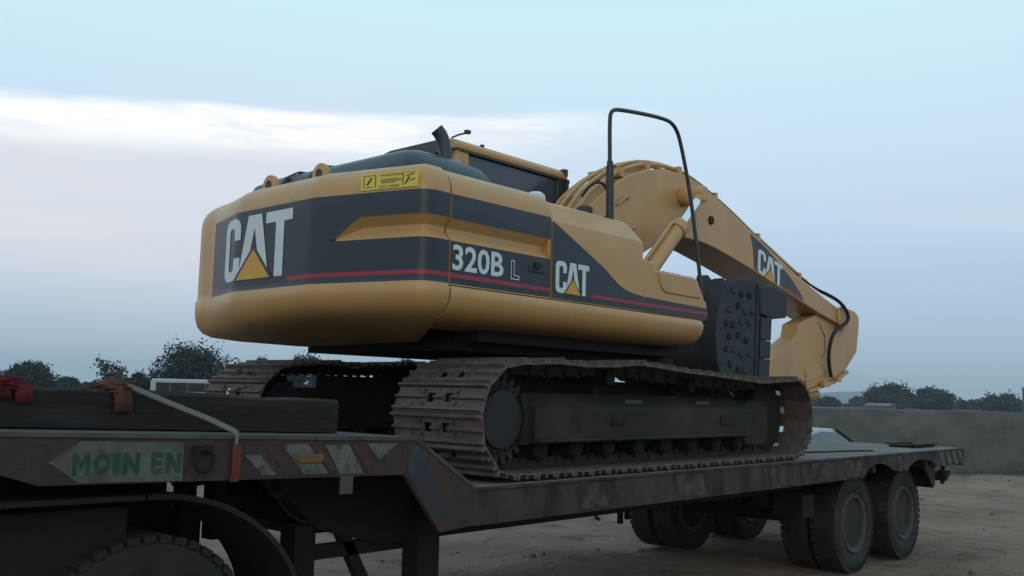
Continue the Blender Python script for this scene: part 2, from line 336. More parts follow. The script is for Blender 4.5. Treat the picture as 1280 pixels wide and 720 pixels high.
# ------------------------------------------------------------------ hills far behind
for i, (x0, y0, x1, y1, h) in enumerate([(2350, 1260, 2600, 820, 50), (2400, 1000, 2800, 300, 24), (2600, 500, 2750, -400, 26), (1400, 2300, 2300, 1500, 24)]):
    mb = MB(); nseg = 28; prof = []
    for k in range(nseg+1):
        u_ = k/nseg; hz = h*(math.sin(math.pi*u_)**.8)*(.72+.28*math.sin(5.3*u_*2+i)+.12*math.sin(17*u_+i*2))
        prof.append((x0+(x1-x0)*u_, y0+(y1-y0)*u_, max(hz, 0)))
    dv = Vector((y1-y0, -(x1-x0), 0)).normalized()
    vv = []
    for (x, y, z) in prof: vv += [(x+dv.x*250, y+dv.y*250, -2), (x+dv.x*90, y+dv.y*90, z*.7), (x, y, z), (x-dv.x*250, y-dv.y*250, -2)]
    mb.add(vv, [(4*k+j, 4*k+j+1, 4*k+j+5, 4*k+j+4) for k in range(nseg) for j in range(3)])
    tag(mb.build('hill', m_hill, sharp=180), kind='structure')

# ------------------------------------------------------------------ excavator
zb = 1.221
exc = thing('excavator', 'tan yellow crawler excavator with navy bands loaded on the low trailer', 'excavator', (EX.x, EX.y, zb))
def X(): return MB(EX)
W = 1.312
PLAN = [(-2.268,-W),(-2.40,-1.310),(-2.455,-1.292),(-2.493,-1.25),(-2.515,-1.18),(-2.545,-1.07),(-2.715,-.46),(-2.715,.46),(-2.545,1.07),(-2.53,1.22),(-2.50,1.33),(-2.45,1.40),(-2.38,1.43),(-2.262,1.435)]
def densify(p, d):
    out = [p[0]]
    for a, c in zip(p[:-1], p[1:]):
        k = max(1, int(math.ceil(math.dist(a, c)/d)))
        out += [(a[0]+(c[0]-a[0])*i/k, a[1]+(c[1]-a[1])*i/k) for i in range(1, k+1)]
    return out
def normals(p, start=None, end=None):
    ns = []
    for i in range(len(p)):
        a = Vector(p[max(i-1, 0)]); c = Vector(p[min(i+1, len(p)-1)]); m_ = Vector(p[i])
        d1 = (m_-a).normalized() if i > 0 else (c-m_).normalized(); d2 = (c-m_).normalized() if i < len(p)-1 else d1
        n1 = Vector((-d1.y, d1.x)); n2 = Vector((-d2.y, d2.x)); nn = (n1+n2).normalized(); ns.append(nn/max(.5, nn.dot(n1)))
    return ns      # path runs right -> rear -> left here, normal is the left hand side of travel (fixed by sign below)
def sweep(mb, path, prof, matf, sign, caps=(True, True), ends=True, pull=None):
    ns = normals(path); m_ = None; grid = []
    for i, p in enumerate(path):
        pr = prof(i, p) if callable(prof) else prof
        row = []
        for o, z in pr:
            oo = min(o, .10) if pull else o; q = Vector((p[0]-sign*ns[i].x*oo, p[1]-sign*ns[i].y*oo))
            if pull and o > oo: d_ = Vector(pull)-q; q = q+d_.normalized()*min(o-oo, d_.length*.8)
            row.append((q.x, q.y, z))
        grid.append(row)
    k = len(grid[0]); vs = [q for r in grid for q in r]; fs = []; mi = []
    for i in range(len(grid)-1):
        for j in range(k-1):
            fs.append((i*k+j, (i+1)*k+j, (i+1)*k+j+1, i*k+j+1)); mi.append(matf(i, j))
    if caps[0]: fs.append([i*k for i in range(len(grid))]); mi.append(matf(0, 0))
    if caps[1]: fs.append([i*k+k-1 for i in range(len(grid))][::-1]); mi.append(matf(0, k-2))
    if ends:
        fs.append([j for j in range(k)]); mi.append(0); fs.append([(len(grid)-1)*k+j for j in range(k)][::-1]); mi.append(0)
    mb.add(vs, fs, mi); return grid
# counterweight
cpath = densify(PLAN, .07)
sgn = 1 if normals([(-2.3,-1.3),(-2.7,0),(-2.3,1.3)])[1].x < 0 else -1
def cprof(i, p):
    y = p[1]; tt = min(1, max(0, (-.62-y)/.20)); zt_ = 2.72+.145*tt; d = .05*tt
    near_ = [(.80,2.115),(.42,2.165),(.20,2.212),(.105,2.243),(.046,2.280),(.013,2.325),(0,2.375)]; far_ = [(.85,2.10),(.36,2.130),(.14,2.156),(.065,2.186),(.024,2.235),(.005,2.30),(0,2.36)]
    lb_ = min(1, max(0, (y+.2)/1.2)); low_ = [(a[0]*(1-lb_)+c[0]*lb_, a[1]*(1-lb_)+c[1]*lb_) for a, c in zip(near_, far_)]
    return low_+[(0,2.425),(.014,2.447),(.014,2.488),(.014,2.515),(.014,2.72),(.014+d,2.72+.05*tt+1e-4),(.014+d*.96,2.72+.085*tt+2e-4),(.014,zt_+3e-4),(.014,2.905),(.014,3.02),(.022,3.08),(.045,3.135),(.09,3.18),(.16,3.212),(.30,3.235)]
def cmat(i, j):
    y = (cpath[i][1]+cpath[min(i+1, len(cpath)-1)][1])/2
    if y > 1.03: return 0
    if j == 9: return 2 if y < -.20 or y > .84 else 1
    if 8 <= j <= 10: return 1
    if 11 <= j <= 13: return 0 if y < -.62 else 1
    if 14 <= j <= 15: return 1
    return 0
mb = X(); sweep(mb, cpath, cprof, cmat, sgn, pull=(-1.5, 0))
cw = mb.build('counterweight', [m_yel, m_nav, m_red], exc, sharp=33)
# arc-length map of the counterweight face
cl = [0]
for a, c in zip(cpath[:-1], cpath[1:]): cl.append(cl[-1]+math.dist(a, c))
cn = normals(cpath)
def csurf(y, z, lift=.003):
    for i in range(len(cpath)-1):
        if (cpath[i][1]-y)*(cpath[i+1][1]-y) <= 0:
            u_ = (y-cpath[i][1])/(cpath[i+1][1]-cpath[i][1]); break
    p = Vector(cpath[i]).lerp(Vector(cpath[i+1]), u_); nn = cn[i].lerp(cn[i+1], u_)
    p = p-nn*sgn*(.014-lift); return (EX.x+p.x, EX.y+p.y, z)
Y0, LS = .69, .455
cat_logo(lambda u, v, li: csurf(Y0-u*LS*1.30, 2.525+v*LS+.0*u, .003+li), cw, [i*.1 for i in range(1, 17)]+[(.69-.46)/(LS*1.30)])
# warning plate
rect = lambda u0, v0, u1, v1: [(u0, v0), (u1, v0), (u1, v1), (u0, v1)]
def wmap(u, v, li=0):
    # decal follows the slightly tilted top border
    return csurf(-.82-u*.42, 3.035+v*.105, .004+li)
lay('warning_sticker', poly_mesh([rect(0, 0, 1, 1)]), lambda u, v: wmap(u, v), m_warn, cw, [i*.1 for i in range(1, 10)])
lay('warning_heading', text_polys('WARNING', .01), lambda u, v: wmap(.34+u*.38, .76+v*.16, .0015), m_red, cw)
lay('warning_words', text_polys('STAY CLEAR', .012), lambda u, v: wmap(.32+u*.36, .07+v*.15, .0015), m_ink, cw)
lay('warning_text_lines', poly_mesh([rect(.36, .36+.1*k, .36+wd, .40+.1*k) for k, wd in enumerate((.25, .37, .31))]), lambda u, v: wmap(u, v, .0015), m_ink, cw)
for wp in ([rect(.05,.14,.065,.86), rect(.05,.86,.27,.89), rect(.255,.14,.27,.86), [(.09,.3),(.14,.34),(.21,.72),(.18,.74)], rect(.09,.16,.22,.20)], [rect(.73,.14,.745,.88), rect(.73,.88,.96,.9), [(.76,.2),(.79,.2),(.86,.6),(.83,.62)], [(.80,.65),(.93,.78),(.92,.83),(.79,.71)], [(.86,.35),(.95,.5),(.94,.54),(.85,.4)]]):
    lay('warning_picture', poly_mesh(wp), lambda u, v: wmap(u, v, .0015), m_ink, cw)
for yy in (.48, -.14):                # lifting lugs
    mb = X(); p = arc(-2.42, 3.265, .085, 0, 180, 10); p = [(x, z) for x, z in p]+[(-2.52, 3.20), (-2.32, 3.20)]
    p = [(-2.505, 3.2)]+[(-2.42-.085*math.cos(math.pi*k/10), 3.268+.085*math.sin(math.pi*k/10)) for k in range(11)]+[(-2.335, 3.2)]
    hole = [(-2.42+.034*math.cos(2*math.pi*k/14), 3.275+.034*math.sin(2*math.pi*k/14)) for k in range(14)]
    mb.prism([(yy+(x+2.42), z) for x, z in p], 'x', -2.44, -2.40)
    lug = mb.build('lifting_lug', m_yel, cw, bevel=.006)
    mb = X(); mb.lathe([(.03, -.001), (.034, -.003), (.034, 0.0)], (-2.4435, yy, 3.275), 'x', 16); mb.build('lug_eye', m_ink, lug)

# swing frame, underside
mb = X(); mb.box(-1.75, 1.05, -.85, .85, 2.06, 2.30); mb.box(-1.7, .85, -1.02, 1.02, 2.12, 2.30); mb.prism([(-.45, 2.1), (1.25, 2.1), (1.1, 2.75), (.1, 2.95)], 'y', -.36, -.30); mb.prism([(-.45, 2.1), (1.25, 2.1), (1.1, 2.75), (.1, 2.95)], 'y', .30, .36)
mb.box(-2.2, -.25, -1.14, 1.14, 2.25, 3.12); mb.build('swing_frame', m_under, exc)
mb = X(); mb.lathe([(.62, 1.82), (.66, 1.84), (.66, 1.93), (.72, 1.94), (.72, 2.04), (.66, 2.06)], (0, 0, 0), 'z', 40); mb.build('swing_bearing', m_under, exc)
# right hand skirt
def sprof(i, p): return [(.38,2.19),(.20,2.212),(.105,2.236),(.045,2.274),(.012,2.322),(0,2.37),(0,2.405),(.012,2.432),(.06,2.434)]
spath = [(-2.251,-W),(-1.5,-W),(-.5,-W),(.70,-W),(.79,-1.30),(.85,-1.27),(.885,-1.21),(.895,-1.12),(.895,-.62)]
mb = X(); s2 = 1 if normals([(0,-W),(1,-W)])[0].y < 0 else -1
sweep(mb, spath, sprof, lambda i, j: 0, s2); mb.build('lower_skirt', m_yel, exc, sharp=30)
# pump compartment door
dpath = densify([(-2.251,-W),(-1.270,-W)], .2)
def dprof(i, p): return [(.06,2.437),(.016,2.44),(.016,2.447),(.016,2.488),(.016,2.515),(.016,2.72),(.064,2.772),(.062,2.805),(.016,2.862),(.016,2.905),(.016,3.02),(.026,3.08),(.05,3.13),(.10,3.175),(.17,3.205),(.30,3.225)]
def dmat(i, j): return {2:1, 3:2, 4:1, 5:0, 6:0, 7:0, 8:1, 9:1}.get(j, 0)
mb = X(); sweep(mb, dpath, dprof, dmat, s2, caps=(False, True)); door = mb.build('side_door', [m_yel, m_nav, m_red], exc, sharp=24)
mb = X(); mb.prism([(-1.275, 2.722), (-1.295, 2.735), (-1.295, 2.85), (-1.275, 2.862)], 'y', -W+.0165, -W+.06); mb.build('groove_end', m_yel, door)
SY = EX.y-W+.016
lay('number_decal', text_polys('320B', .022), lambda u, v: (EX.x-2.235+u*.475, SY-.003, 2.535+v*.165), m_wht, door)
Lo = [(0,0),(.085,0),(.085,.03),(.035,.03),(.035,.13),(0,.13)]; Li = [(.006,.006),(.079,.006),(.079,.024),(.029,.024),(.029,.124),(.006,.124)]
vv = Lo+Li; lay('letter_l_outline', (np.array(vv), [(i, (i+1) % 6, 6+(i+1) % 6, 6+i) for i in range(6)]), lambda u, v: (EX.x-1.685+u, SY-.003, 2.535+v), m_wht, door)
mb = X(); mb.box(-1.505, -1.335, -W+.008, -W+.03, 2.605, 2.70); hd = mb.build('door_handle', m_blk, door, bevel=.008)
mb = X(); mb.box(-1.455, -1.395, -W-.004, -W+.01, 2.63, 2.68); mb.build('latch_paddle', m_frame, hd, bevel=.005)
# fuel tank
tpath = densify([(-1.255,-W),(-.16,-W)], .25)+[(-.10,-1.302),(.03,-1.17),(.045,-1.12),(.045,-.5)]
def tprof(i, p): return [(.06,2.437),(.016,2.44),(.016,2.80),(.016,2.985),(.02,3.0),(.145,3.155),(.175,3.172),(.36,3.205)]
mb = X(); sweep(mb, tpath, tprof, lambda i, j: 0, s2, caps=(False, True)); tank = mb.build('fuel_tank', m_yel, exc, sharp=20)
P3 = [(-1.253,2.447),(-.115,2.447),(-.115,2.562),(-.25,2.572),(-.36,2.592),(-.45,2.625),(-.53,2.668),(-.62,2.722),(-1.253,3.0)]
sidemap = lambda u, v: (EX.x+u, SY-.0025, v)
lay('navy_stripe', poly_mesh([P3]), sidemap, m_nav, tank)
lay('red_stripe', poly_mesh([[(-.80,2.488),(-.115,2.488),(-.115,2.512),(-.80,2.512)]]), lambda u, v: (EX.x+u, SY-.004, v), m_red, tank)
cat_logo(lambda u, v, li: (EX.x-1.215+u*.235*1.06, SY-.005-li, 2.492+v*.228), tank)
mb = X(); mb.lathe([(.0, .075), (.05, .075), (.065, .06), (.065, 0)], (-.48, -.98, 3.19), 'z', 20); mb.build('filler_cap', m_ink, tank)
mb = X(); mb.lathe([(.0, .10), (.045, .10), (.07, .08), (.075, .05), (.075, 0)], (-1.02, -.93, 3.19), 'z', 20); mb.build('air_breather', m_wht, tank)
# step box in front of the tank
mb = X(); mb.prism([(-.10,2.437),(.875,2.437),(.875,2.60),(.83,2.62),(.72,2.78),(.68,2.80),(.055,2.80),(.055,2.86),(-.10,2.86)], 'y', -W+.02, -.62); stp = mb.build('step_box', m_yel, exc, bevel=.02, seg=3)
mb = X(); mb.prism([(.10,2.785),(.62,2.785),(.68,2.765),(.765,2.645),(.74,2.62),(.22,2.62),(.17,2.64),(.12,2.70)], 'y', -W+.008, -W+.05); mb.build('step_panel', m_yel, stp, bevel=.01, seg=3)
lay('navy_stripe', poly_mesh([[(-.098,2.447),(.873,2.447),(.873,2.545),(-.098,2.562)]]), lambda u, v: (EX.x+u, EX.y-W+.0175, v), m_nav, stp)
lay('red_stripe', poly_mesh([rect(-.098,2.488,.873,2.512)]), lambda u, v: (EX.x+u, EX.y-W+.016, v), m_red, stp)
mb = X(); mb.box(.18, .64, -1.2, -.75, 2.803, 2.815)
for k in range(6): mb.box(.20+k*.075, .225+k*.075, -1.18, -.77, 2.815, 2.826)
mb.build('anti_slip_plate', m_blk, stp)
# handrail
hp = smooth_pts([(-.33,-1.12,3.16),(-.34,-1.12,3.62),(-.35,-1.12,3.96),(-.335,-1.12,4.06),(-.21,-1.12,4.10),(.44,-1.12,4.18),(.60,-1.13,4.15),(.68,-1.14,4.02),(.80,-1.18,3.5),(.90,-1.22,2.72),(.90,-1.22,2.62)], 2)
mb = X(); mb.tube(hp, .017, 10); rail = mb.build('handrail', m_blk, exc)
mb = X(); mb.tube([(-.33,-1.12,3.15),(-.338,-1.12,3.60)], .032, 12); mb.tube([(-.336,-1.12,3.56),(-.338,-1.12,3.64)], .026, 12); mb.box(-.34, -.27, -1.135, -1.105, 3.60, 3.615); mb.box(-.34, -.28, -1.13, -1.11, 3.47, 3.485); mb.build('rail_sleeve', m_blk, rail)
# left-hand body side (seen only above and from other viewpoints)
mb = X(); mb.prism([(-2.255,2.437),(-.3,2.437),(-.3,3.12),(-.4,3.17),(-2.255,3.2)], 'y', 1.19, W-.012); mb.build('left_side_panel', m_yel, exc, bevel=.03)
# engine hood
def ring(z, x0, x1, y0, y1, r):
    out = []
    for cx_, cy_, a0 in ((x1-r, y1-r, 0), (x0+r, y1-r, 90), (x0+r, y0+r, 180), (x1-r, y0+r, 270)):
        out += [(cx_+r*math.cos(math.radians(a0+k*22.5)), cy_+r*math.sin(math.radians(a0+k*22.5)), z) for k in range(5)]
    return out
def blob(mb, rings, mi=0):
    k = len(rings[0]); vs = [p for r in rings for p in r]; fs = [(i*k+j, i*k+(j+1) % k, (i+1)*k+(j+1) % k, (i+1)*k+j) for i in range(len(rings)-1) for j in range(k)]
    fs.append(list(range(k))[::-1]); fs.append([(len(rings)-1)*k+j for j in range(k)]); mb.add(vs, fs, mi)
mb = X(); blob(mb, [ring(3.18,-2.30,-1.48,-1.00,1.10,.12), ring(3.27,-2.29,-1.49,-.98,1.09,.12), ring(3.36,-2.25,-1.52,-.90,1.04,.12), ring(3.42,-2.15,-1.60,-.78,.94,.12), ring(3.44,-2.0,-1.7,-.6,.78,.1)])
mb.box(-1.5, -.70, -.95, 1.12, 3.1, 3.215)
hood = mb.build('engine_hood', m_slate, exc, sharp=50)
for yy in (.18, .52):
    mb = X(); pts = [(-2.31,yy,3.2),(-2.30,yy,3.31),(-2.26,yy,3.37),(-2.16,yy,3.43),(-1.98,yy,3.452),(-1.75,yy,3.452)]
    for a, c in zip(pts[:-1], pts[1:]):
        mb.add([(a[0],a[1]-.025,a[2]),(c[0],c[1]-.025,c[2]),(c[0],c[1]+.025,c[2]),(a[0],a[1]+.025,a[2])], [(0,1,2,3)])
    ob = mb.build('hood_rib', m_blk, hood)
    so = ob.modifiers.new('thick', 'SOLIDIFY'); so.thickness = .012; so.offset = 0
# exhaust
ep = smooth_pts([(-1.745,-.70,3.25),(-1.755,-.70,3.47),(-1.77,-.695,3.55),(-1.795,-.685,3.61),(-1.825,-.67,3.645)], 2)
mb = X(); mb.tube(ep, .049, 18, caps=False); mb.tube([p for p in ep], .044, 18, caps=False); mb.lathe([(.08,0),(.08,.03),(.06,.05)], (-1.745,-.70,3.37), 'z', 20); ex_ = mb.build('exhaust_pipe', m_slate, exc)
mb = X(); mb.tube([ep[-4], ep[-3]], .042, 18); mb.build('exhaust_mouth', m_ink, ex_)
# cab
cab = X(); cab.box(-.66, .82, .30, 1.28, 2.43, 3.02); cab = cab.build('cab', m_yel, exc, bevel=.02)
mb = X(); mb.prism([(.28,3.90),(1.30,3.90),(1.31,3.945),(1.27,3.985),(1.15,4.01),(.43,4.01),(.31,3.985),(.275,3.945)], 'x', -.70, .86); rf = mb.build('cab_roof', m_yel, cab, bevel=.012)
mb = X(); mb.prism([(.36,3.89),(1.27,3.89),(1.24,3.985),(1.14,4.004),(.44,4.004),(.36,3.99)], 'x', -.713, -.701); mb.build('rear_trim', m_slate, cab)
mb = X(); mb.box(-.66, .84, .285, .31, 3.885, 3.905); mb.build('roof_gasket', m_ink, cab)
for nm, (x0, x1, y0, y1) in (('rear_post', (-.665,-.52,.295,.36)), ('front_post', (.72,.835,.295,.36)), ('rear_post', (-.665,-.56,1.21,1.285)), ('front_post', (.74,.835,1.21,1.285))):
    mb = X(); mb.box(x0, x1, y0, y1, 3.0, 3.90); mb.build(nm, m_yel if nm == 'rear_post' else m_blk, cab, bevel=.01)
mb = X(); mb.box(-.52, .72, .32, .335, 3.02, 3.89); wd = mb.build('side_window', m_glass, cab)
mb = X(); mb.box(-.652, -.64, .36, 1.21, 3.02, 3.89); mb.build('rear_window', m_glass, cab)
mb = X(); mb.box(.815, .828, .36, 1.21, 2.7, 3.89); mb.build('front_window', m_glass, cab)
mb = X(); mb.box(-.55, .74, 1.265, 1.28, 3.02, 3.89); mb.build('door_window', m_glass, cab)
mb = X()
for zz_ in (3.70, 3.78): mb.lathe([(.0,-.006),(.011,-.006),(.011,.01)], (-.60,.292,zz_), 'y', 10)
mb.build('post_bolt', m_ink, cab)
mb = X(); mb.tube([(-.62,.42,4.0),(-.62,.42,4.03),(-.55,.40,4.07),(-.47,.37,4.10)], .009, 8); mb.box(-.50,-.45,.35,.39,4.09,4.12); mb.box(-.25,-.22,.40,.43,4.0,4.045); mb.build('roof_aerial', m_ink, rf)
mb = X(); mb.box(.80,.855,.272,.33,3.93,4.0); mb.box(.84,.88,.27,.32,3.86,3.90); mb.box(.83,.875,.275,.30,3.45,3.88); mb.build('mirror_bracket', m_ink, cab)

# boom ---------------------------------------------------------------
top = [(.12,2.86),(.28,3.22),(.55,3.53),(.85,3.76),(1.15,3.93),(1.5,4.06),(1.85,4.12),(2.2,4.13),(2.55,4.08),(2.95,3.97),(3.3,3.86),(4.06,3.60),(4.92,3.32),(5.63,3.13),(6.1,3.02),(6.30,2.97)]
bot = [(6.36,2.90),(6.30,2.80),(6.18,2.79),(5.5,2.90),(4.69,3.06),(3.9,3.225),(3.28,3.34),(2.8,3.42),(2.5,3.45),(2.15,3.45),(1.8,3.38),(1.4,3.18),(1.0,2.92),(.62,2.60),(.40,2.50),(.18,2.52),(.08,2.66)]
def flat_plate(mb, top, bot, y0, y1, mi=0):
    mb.prism(top+bot, 'y', y0, y1, mi)
mb = X(); flat_plate(mb, top, bot, -.25, .25); boom = mb.build('boom', m_yel, exc, bevel=.012, sharp=30)
mb = X()   # weld flange along the bottom edge of the near plate
for a, c in zip(bot[2:9], bot[3:10]): mb.tube([(a[0],-.252,a[1]+.012),(c[0],-.252,c[1]+.012)], .012, 6)
mb.build('edge_weld', m_yel, boom)
bl = [(3.62,3.70),(3.68,3.55),(3.72,3.285),(4.3,3.15),(5.02,3.015),(4.95,3.10),(4.70,3.26),(4.35,3.43),(3.95,3.60)]
lay('boom_navy_panel', poly_mesh([bl]), lambda u, v: (EX.x+u, EX.y-.254, v), m_nav, boom)
lay('boom_red_stripe', poly_mesh([[(4.30,3.172),(4.99,3.042),(5.0,3.062),(4.30,3.195)],[(3.715,3.30),(3.80,3.282),(3.80,3.305),(3.713,3.325)]]), lambda u, v: (EX.x+u, EX.y-.256, v), m_red, boom)
cat_logo(lambda u, v, li: (EX.x+3.78+u*.40+v*.02, EX.y-.258-li, 3.265+v*.29-u*.0935), boom)
for dy, rr_, lf in ((-.17,.022,.06), (-.08,.02,.10), (.04,.022,.10), (.14,.02,.07)):
    pts = [(x-.02, dy, z+lf*(1.0 if .5 < x < 3.0 else .55)) for x, z in top[1:-1]]
    mb = X(); mb.tube(smooth_pts(pts, 1), rr_, 8); mb.build('hydraulic_line', m_yel, boom)
pts = [(2.2,-.2,4.13),(2.6,-.2,4.10),(2.95,-.2,4.01),(3.4,-.2,3.87),(4.0,-.2,3.66),(4.9,-.2,3.37),(5.5,-.22,3.22),(5.75,-.25,3.18),(5.95,-.3,3.12),(6.12,-.32,3.04),(6.24,-.33,2.92),(6.15,-.33,2.82),(5.85,-.32,2.73),(5.70,-.31,2.60),(5.64,-.30,2.42),(5.68,-.28,2.25),(5.84,-.24,2.10)]
mb = X(); hpp = smooth_pts(pts, 2); mb.tube(hpp, [.013 if p.x < 5.3 else min(.024, .013+(p.x-5.3)*.03) for p in hpp[:-20]]+[.024]*20 if len(hpp) > 40 else .018, 10); mb.build('hydraulic_hose', m_rubber, boom)
mb = X(); mb.tube(smooth_pts([(.45,-.22,3.60),(.55,-.26,3.74),(.72,-.26,3.78),(.85,-.22,3.72)], 2), .013, 8); mb.build('hydraulic_hose', m_rubber, boom)
mb = X()
for (x, z) in ((1.1,3.93),(1.55,4.08),(2.15,4.14),(2.9,3.99),(3.9,3.67),(5.0,3.32)): mb = X(); mb.box(x-.03, x+.03, -.22, .19, z-.02, z+.075); mb.build('line_clamp', m_yel, boom)
mb = X(); mb.lathe([(.105,-.10),(.105,0)], (2.14,-.25,3.88), 'y', 24); mb.build('cylinder_boss', m_yel, boom, bevel=.01)
mb = X(); mb.lathe([(.0,-.02),(.045,-.02),(.05,0)], (2.72,-.25,3.72), 'y', 16); mb.build('pin_cap', m_frame, boom)
for zq in (3.90, 3.78): mb = X(); mb.lathe([(0,-.03),(.02,-.03),(.02,0)], (2.36,-.25,zq), 'y', 10); mb.build('pin_cap', m_frame, boom)
mb = X(); mb.tube(smooth_pts([(.95,-.26,3.60),(1.02,-.29,3.66),(1.10,-.29,3.72),(1.12,-.26,3.68)], 1), .012, 6); mb.tube(smooth_pts([(1.0,-.26,3.30),(1.10,-.29,3.36),(1.2,-.29,3.42),(1.22,-.26,3.40)],1), .010, 6); mb.build('grab_loop', m_yel, boom)
mb = X(); mb.box(5.30,5.42,-.12,.05,3.26,3.36); mb.box(3.62,3.66,-.1,-.06,3.75,3.86); mb.build('boom_fitting', m_yel, boom, bevel=.01)
mb = X(); mb.prism(arc(6.18,2.90,.17,0,360,20)[:-1], 'y', -.285, -.25); mb.build('boom_tip_boss', m_yel, boom, bevel=.01)
# boom cylinders
for s, yy in (('near', -.48), ('far', .48)):
    d = (Vector((2.14, yy, 3.88))-Vector((.80, yy, 2.62))).normalized(); a = Vector((.80, yy, 2.62)); e_ = Vector((2.14, yy, 3.88))
    Ls = (e_-a).length
    mb = X(); mb.tube([a, a+d*1.24], .085, 20); mb.tube([a+d*1.17, a+d*1.27], .10, 20); mb.tube([a+d*1.27, a+d*1.29], .07, 16); bc = mb.build('boom_cylinder', m_yel, exc)
    mb = X(); mb.tube([a+d*1.2, e_-d*.08], .046, 18); mb.build('cylinder_rod', m_chrome, bc)
    nrm = Vector((-d.z, 0, d.x)); mb = X(); mb.tube([a+d*.3+nrm*.125+Vector((0,-.02,0)), a+d*1.12+nrm*.125+Vector((0,-.02,0)), a+d*1.2+nrm*.09], .018, 8); mb.build('cylinder_pipe', m_yel, bc)
    mb = X(); mb.lathe([(.085,-.05),(.085,.05)], tuple(e_), 'y', 20); mb.tube([e_-d*.13, e_-d*.03], .055, 14); mb.build('rod_eye', m_yel, bc, bevel=.01)
# stick
st = [(6.30,3.06),(6.55,3.06),(6.78,3.035),(6.90,2.97),(6.90,2.84),(6.80,2.47),(6.42,2.21),(5.95,2.05),(5.16,1.90),(4.2,1.82),(3.5,1.80),(3.36,1.88),(3.36,1.95),(3.6,2.0),(4.14,2.22),(4.92,2.58),(4.98,2.74),(5.6,2.93)]
mb = X(); mb.prism(st, 'y', -.20, .03); stick = mb.build('stick', m_yel, exc, bevel=.012)
mb = X(); mb.prism([(6.44,2.20),(5.95,2.045),(5.16,1.895),(5.14,1.86),(5.96,2.0),(6.46,2.16)], 'y', -.225, .225); mb.box(5.55,5.75,-.27,-.22,1.96,2.03); mb.box(5.98,6.10,-.27,-.22,2.03,2.10); mb.build('stick_flange', m_yel, stick)
mb = X(); mb.prism([(5.15,2.0),(5.75,2.13),(5.95,2.35),(5.95,2.62),(5.8,2.80),(5.55,2.80),(5.75,2.62),(5.75,2.42),(5.6,2.28),(5.15,2.15)], 'y', -.215, -.20); mb.build('stick_doubler', m_yel, stick, bevel=.008)
mb = X(); mb.tube([(4.2,0,3.75-.02),(5.6,0,3.30)], .07, 14); sc1 = mb.build('stick_cylinder', m_yel, exc)
mb = X(); mb.tube([(5.6,0,3.30),(6.72,0,2.98)], .045, 12); mb.build('cylinder_rod', m_chrome, sc1)
mb = X(); mb.tube([(5.9,0,1.98-.12),(4.3,0,1.72)], .065, 12); sc2 = mb.build('bucket_cylinder', m_yel, exc)
mb = X(); mb.tube([(4.3,0,1.72),(3.6,0,1.62)], .04, 12); mb.build('cylinder_rod', m_chrome, sc2)
# bucket
shell = [(3.34,3.03),(3.0,3.07),(2.72,3.05),(2.48,2.98),(2.32,2.84),(2.22,2.62),(2.19,2.40),(2.22,2.16),(2.32,1.95),(2.50,1.80),(2.75,1.70),(3.10,1.66)]
inner = [(x*.96+3.0*.04, z*.96+2.4*.04) for x, z in shell]
mb = X()
vsb = [(x, y, z) for y in (-.60, .60) for x, z in shell]; k = len(shell)
mb.prism(shell+inner[::-1], 'y', -.60, .60); bkt = mb.build('bucket', m_bucket, exc, sharp=40)
for yy, nm in ((-.62, 'near'), (.595, 'far')):
    mb = X(); mb.prism(shell+[(3.22,2.07),(3.32,2.62)], 'y', yy, yy+.025); sp_ = mb.build('side_plate', m_bucket, bkt, bevel=.012, seg=3)
    if nm == 'near':
        for poly in ([(3.10,2.70),(3.36,2.66),(3.70,2.70),(3.74,2.98),(3.36,3.04),(3.08,3.0)],):
            mb = X(); mb.prism(poly, 'y', yy-.035, yy-.001); mb.build('side_cutter', m_bucket, bkt, bevel=.016, seg=3)
        for (z0, z1) in ((2.42,2.665),(2.222,2.414),(2.02,2.214),(1.82,2.012)):
            xm = 3.05+.12*(z0-2.0)
            mb = X(); mb.prism([(xm,z0),(xm+.235,z0),(xm+.262,z1),(xm+.03,z1)], 'y', yy-.03, yy-.001); mb.build('wear_plate', m_bucket, bkt, bevel=.01)
        mb = X(); mb.prism([(2.98,1.8),(3.03,1.8),(3.12,3.02),(3.06,3.02)], 'y', yy-.014, yy-.001); mb.build('wear_strip', m_bucket, bkt, bevel=.004)
        rr2 = random.Random(3); cnt = 0
        for r_ in range(7):
            for c_ in range(4):
                x = 2.38+c_*.17+(r_ % 2)*.08+rr2.uniform(-.03,.03); z = 1.95+r_*.155+rr2.uniform(-.03,.03)
                if x > 2.98 or (x < 2.5 and (z > 2.8 or z < 1.95)): continue
                mb = X(); s_ = rr2.uniform(.036,.054); mb.prism([(x-s_,z-.02),(x+s_*.5,z-.035),(x+s_,z+.015),(x-s_*.3,z+.04)], 'y', yy-.015, yy-.001); mb.build('wear_button', m_bucket if rr2.random() < .5 else m_under, bkt, bevel=.006)
for k_ in range(3):
    mb = X(); yy = -.42+k_*.34; pl = [(x, z) for x, z in shell[2:10]]; po = [(x+(x-3.0)*.03, z+(z-2.4)*.03) for x, z in pl]
    mb.prism(pl+po[::-1], 'y', yy, yy+.12); mb.build('heel_band', m_bucket, bkt)
for k_ in range(5):
    yy = -.52+k_*.235
    mb = X(); mb.prism([(3.05,1.63),(3.05,1.72),(3.2,1.73),(3.42,1.70),(3.42,1.68),(3.2,1.64)], 'y', yy, yy+.10); mb.build('tooth', m_bucket, bkt, bevel=.008)
for ye in (-.2, .15): mb = X(); mb.prism([(2.55,2.95),(2.60,3.10),(2.75,3.12),(2.95,3.0)], 'y', ye, ye+.05); mb.build('hinge_ear', m_bucket, bkt)

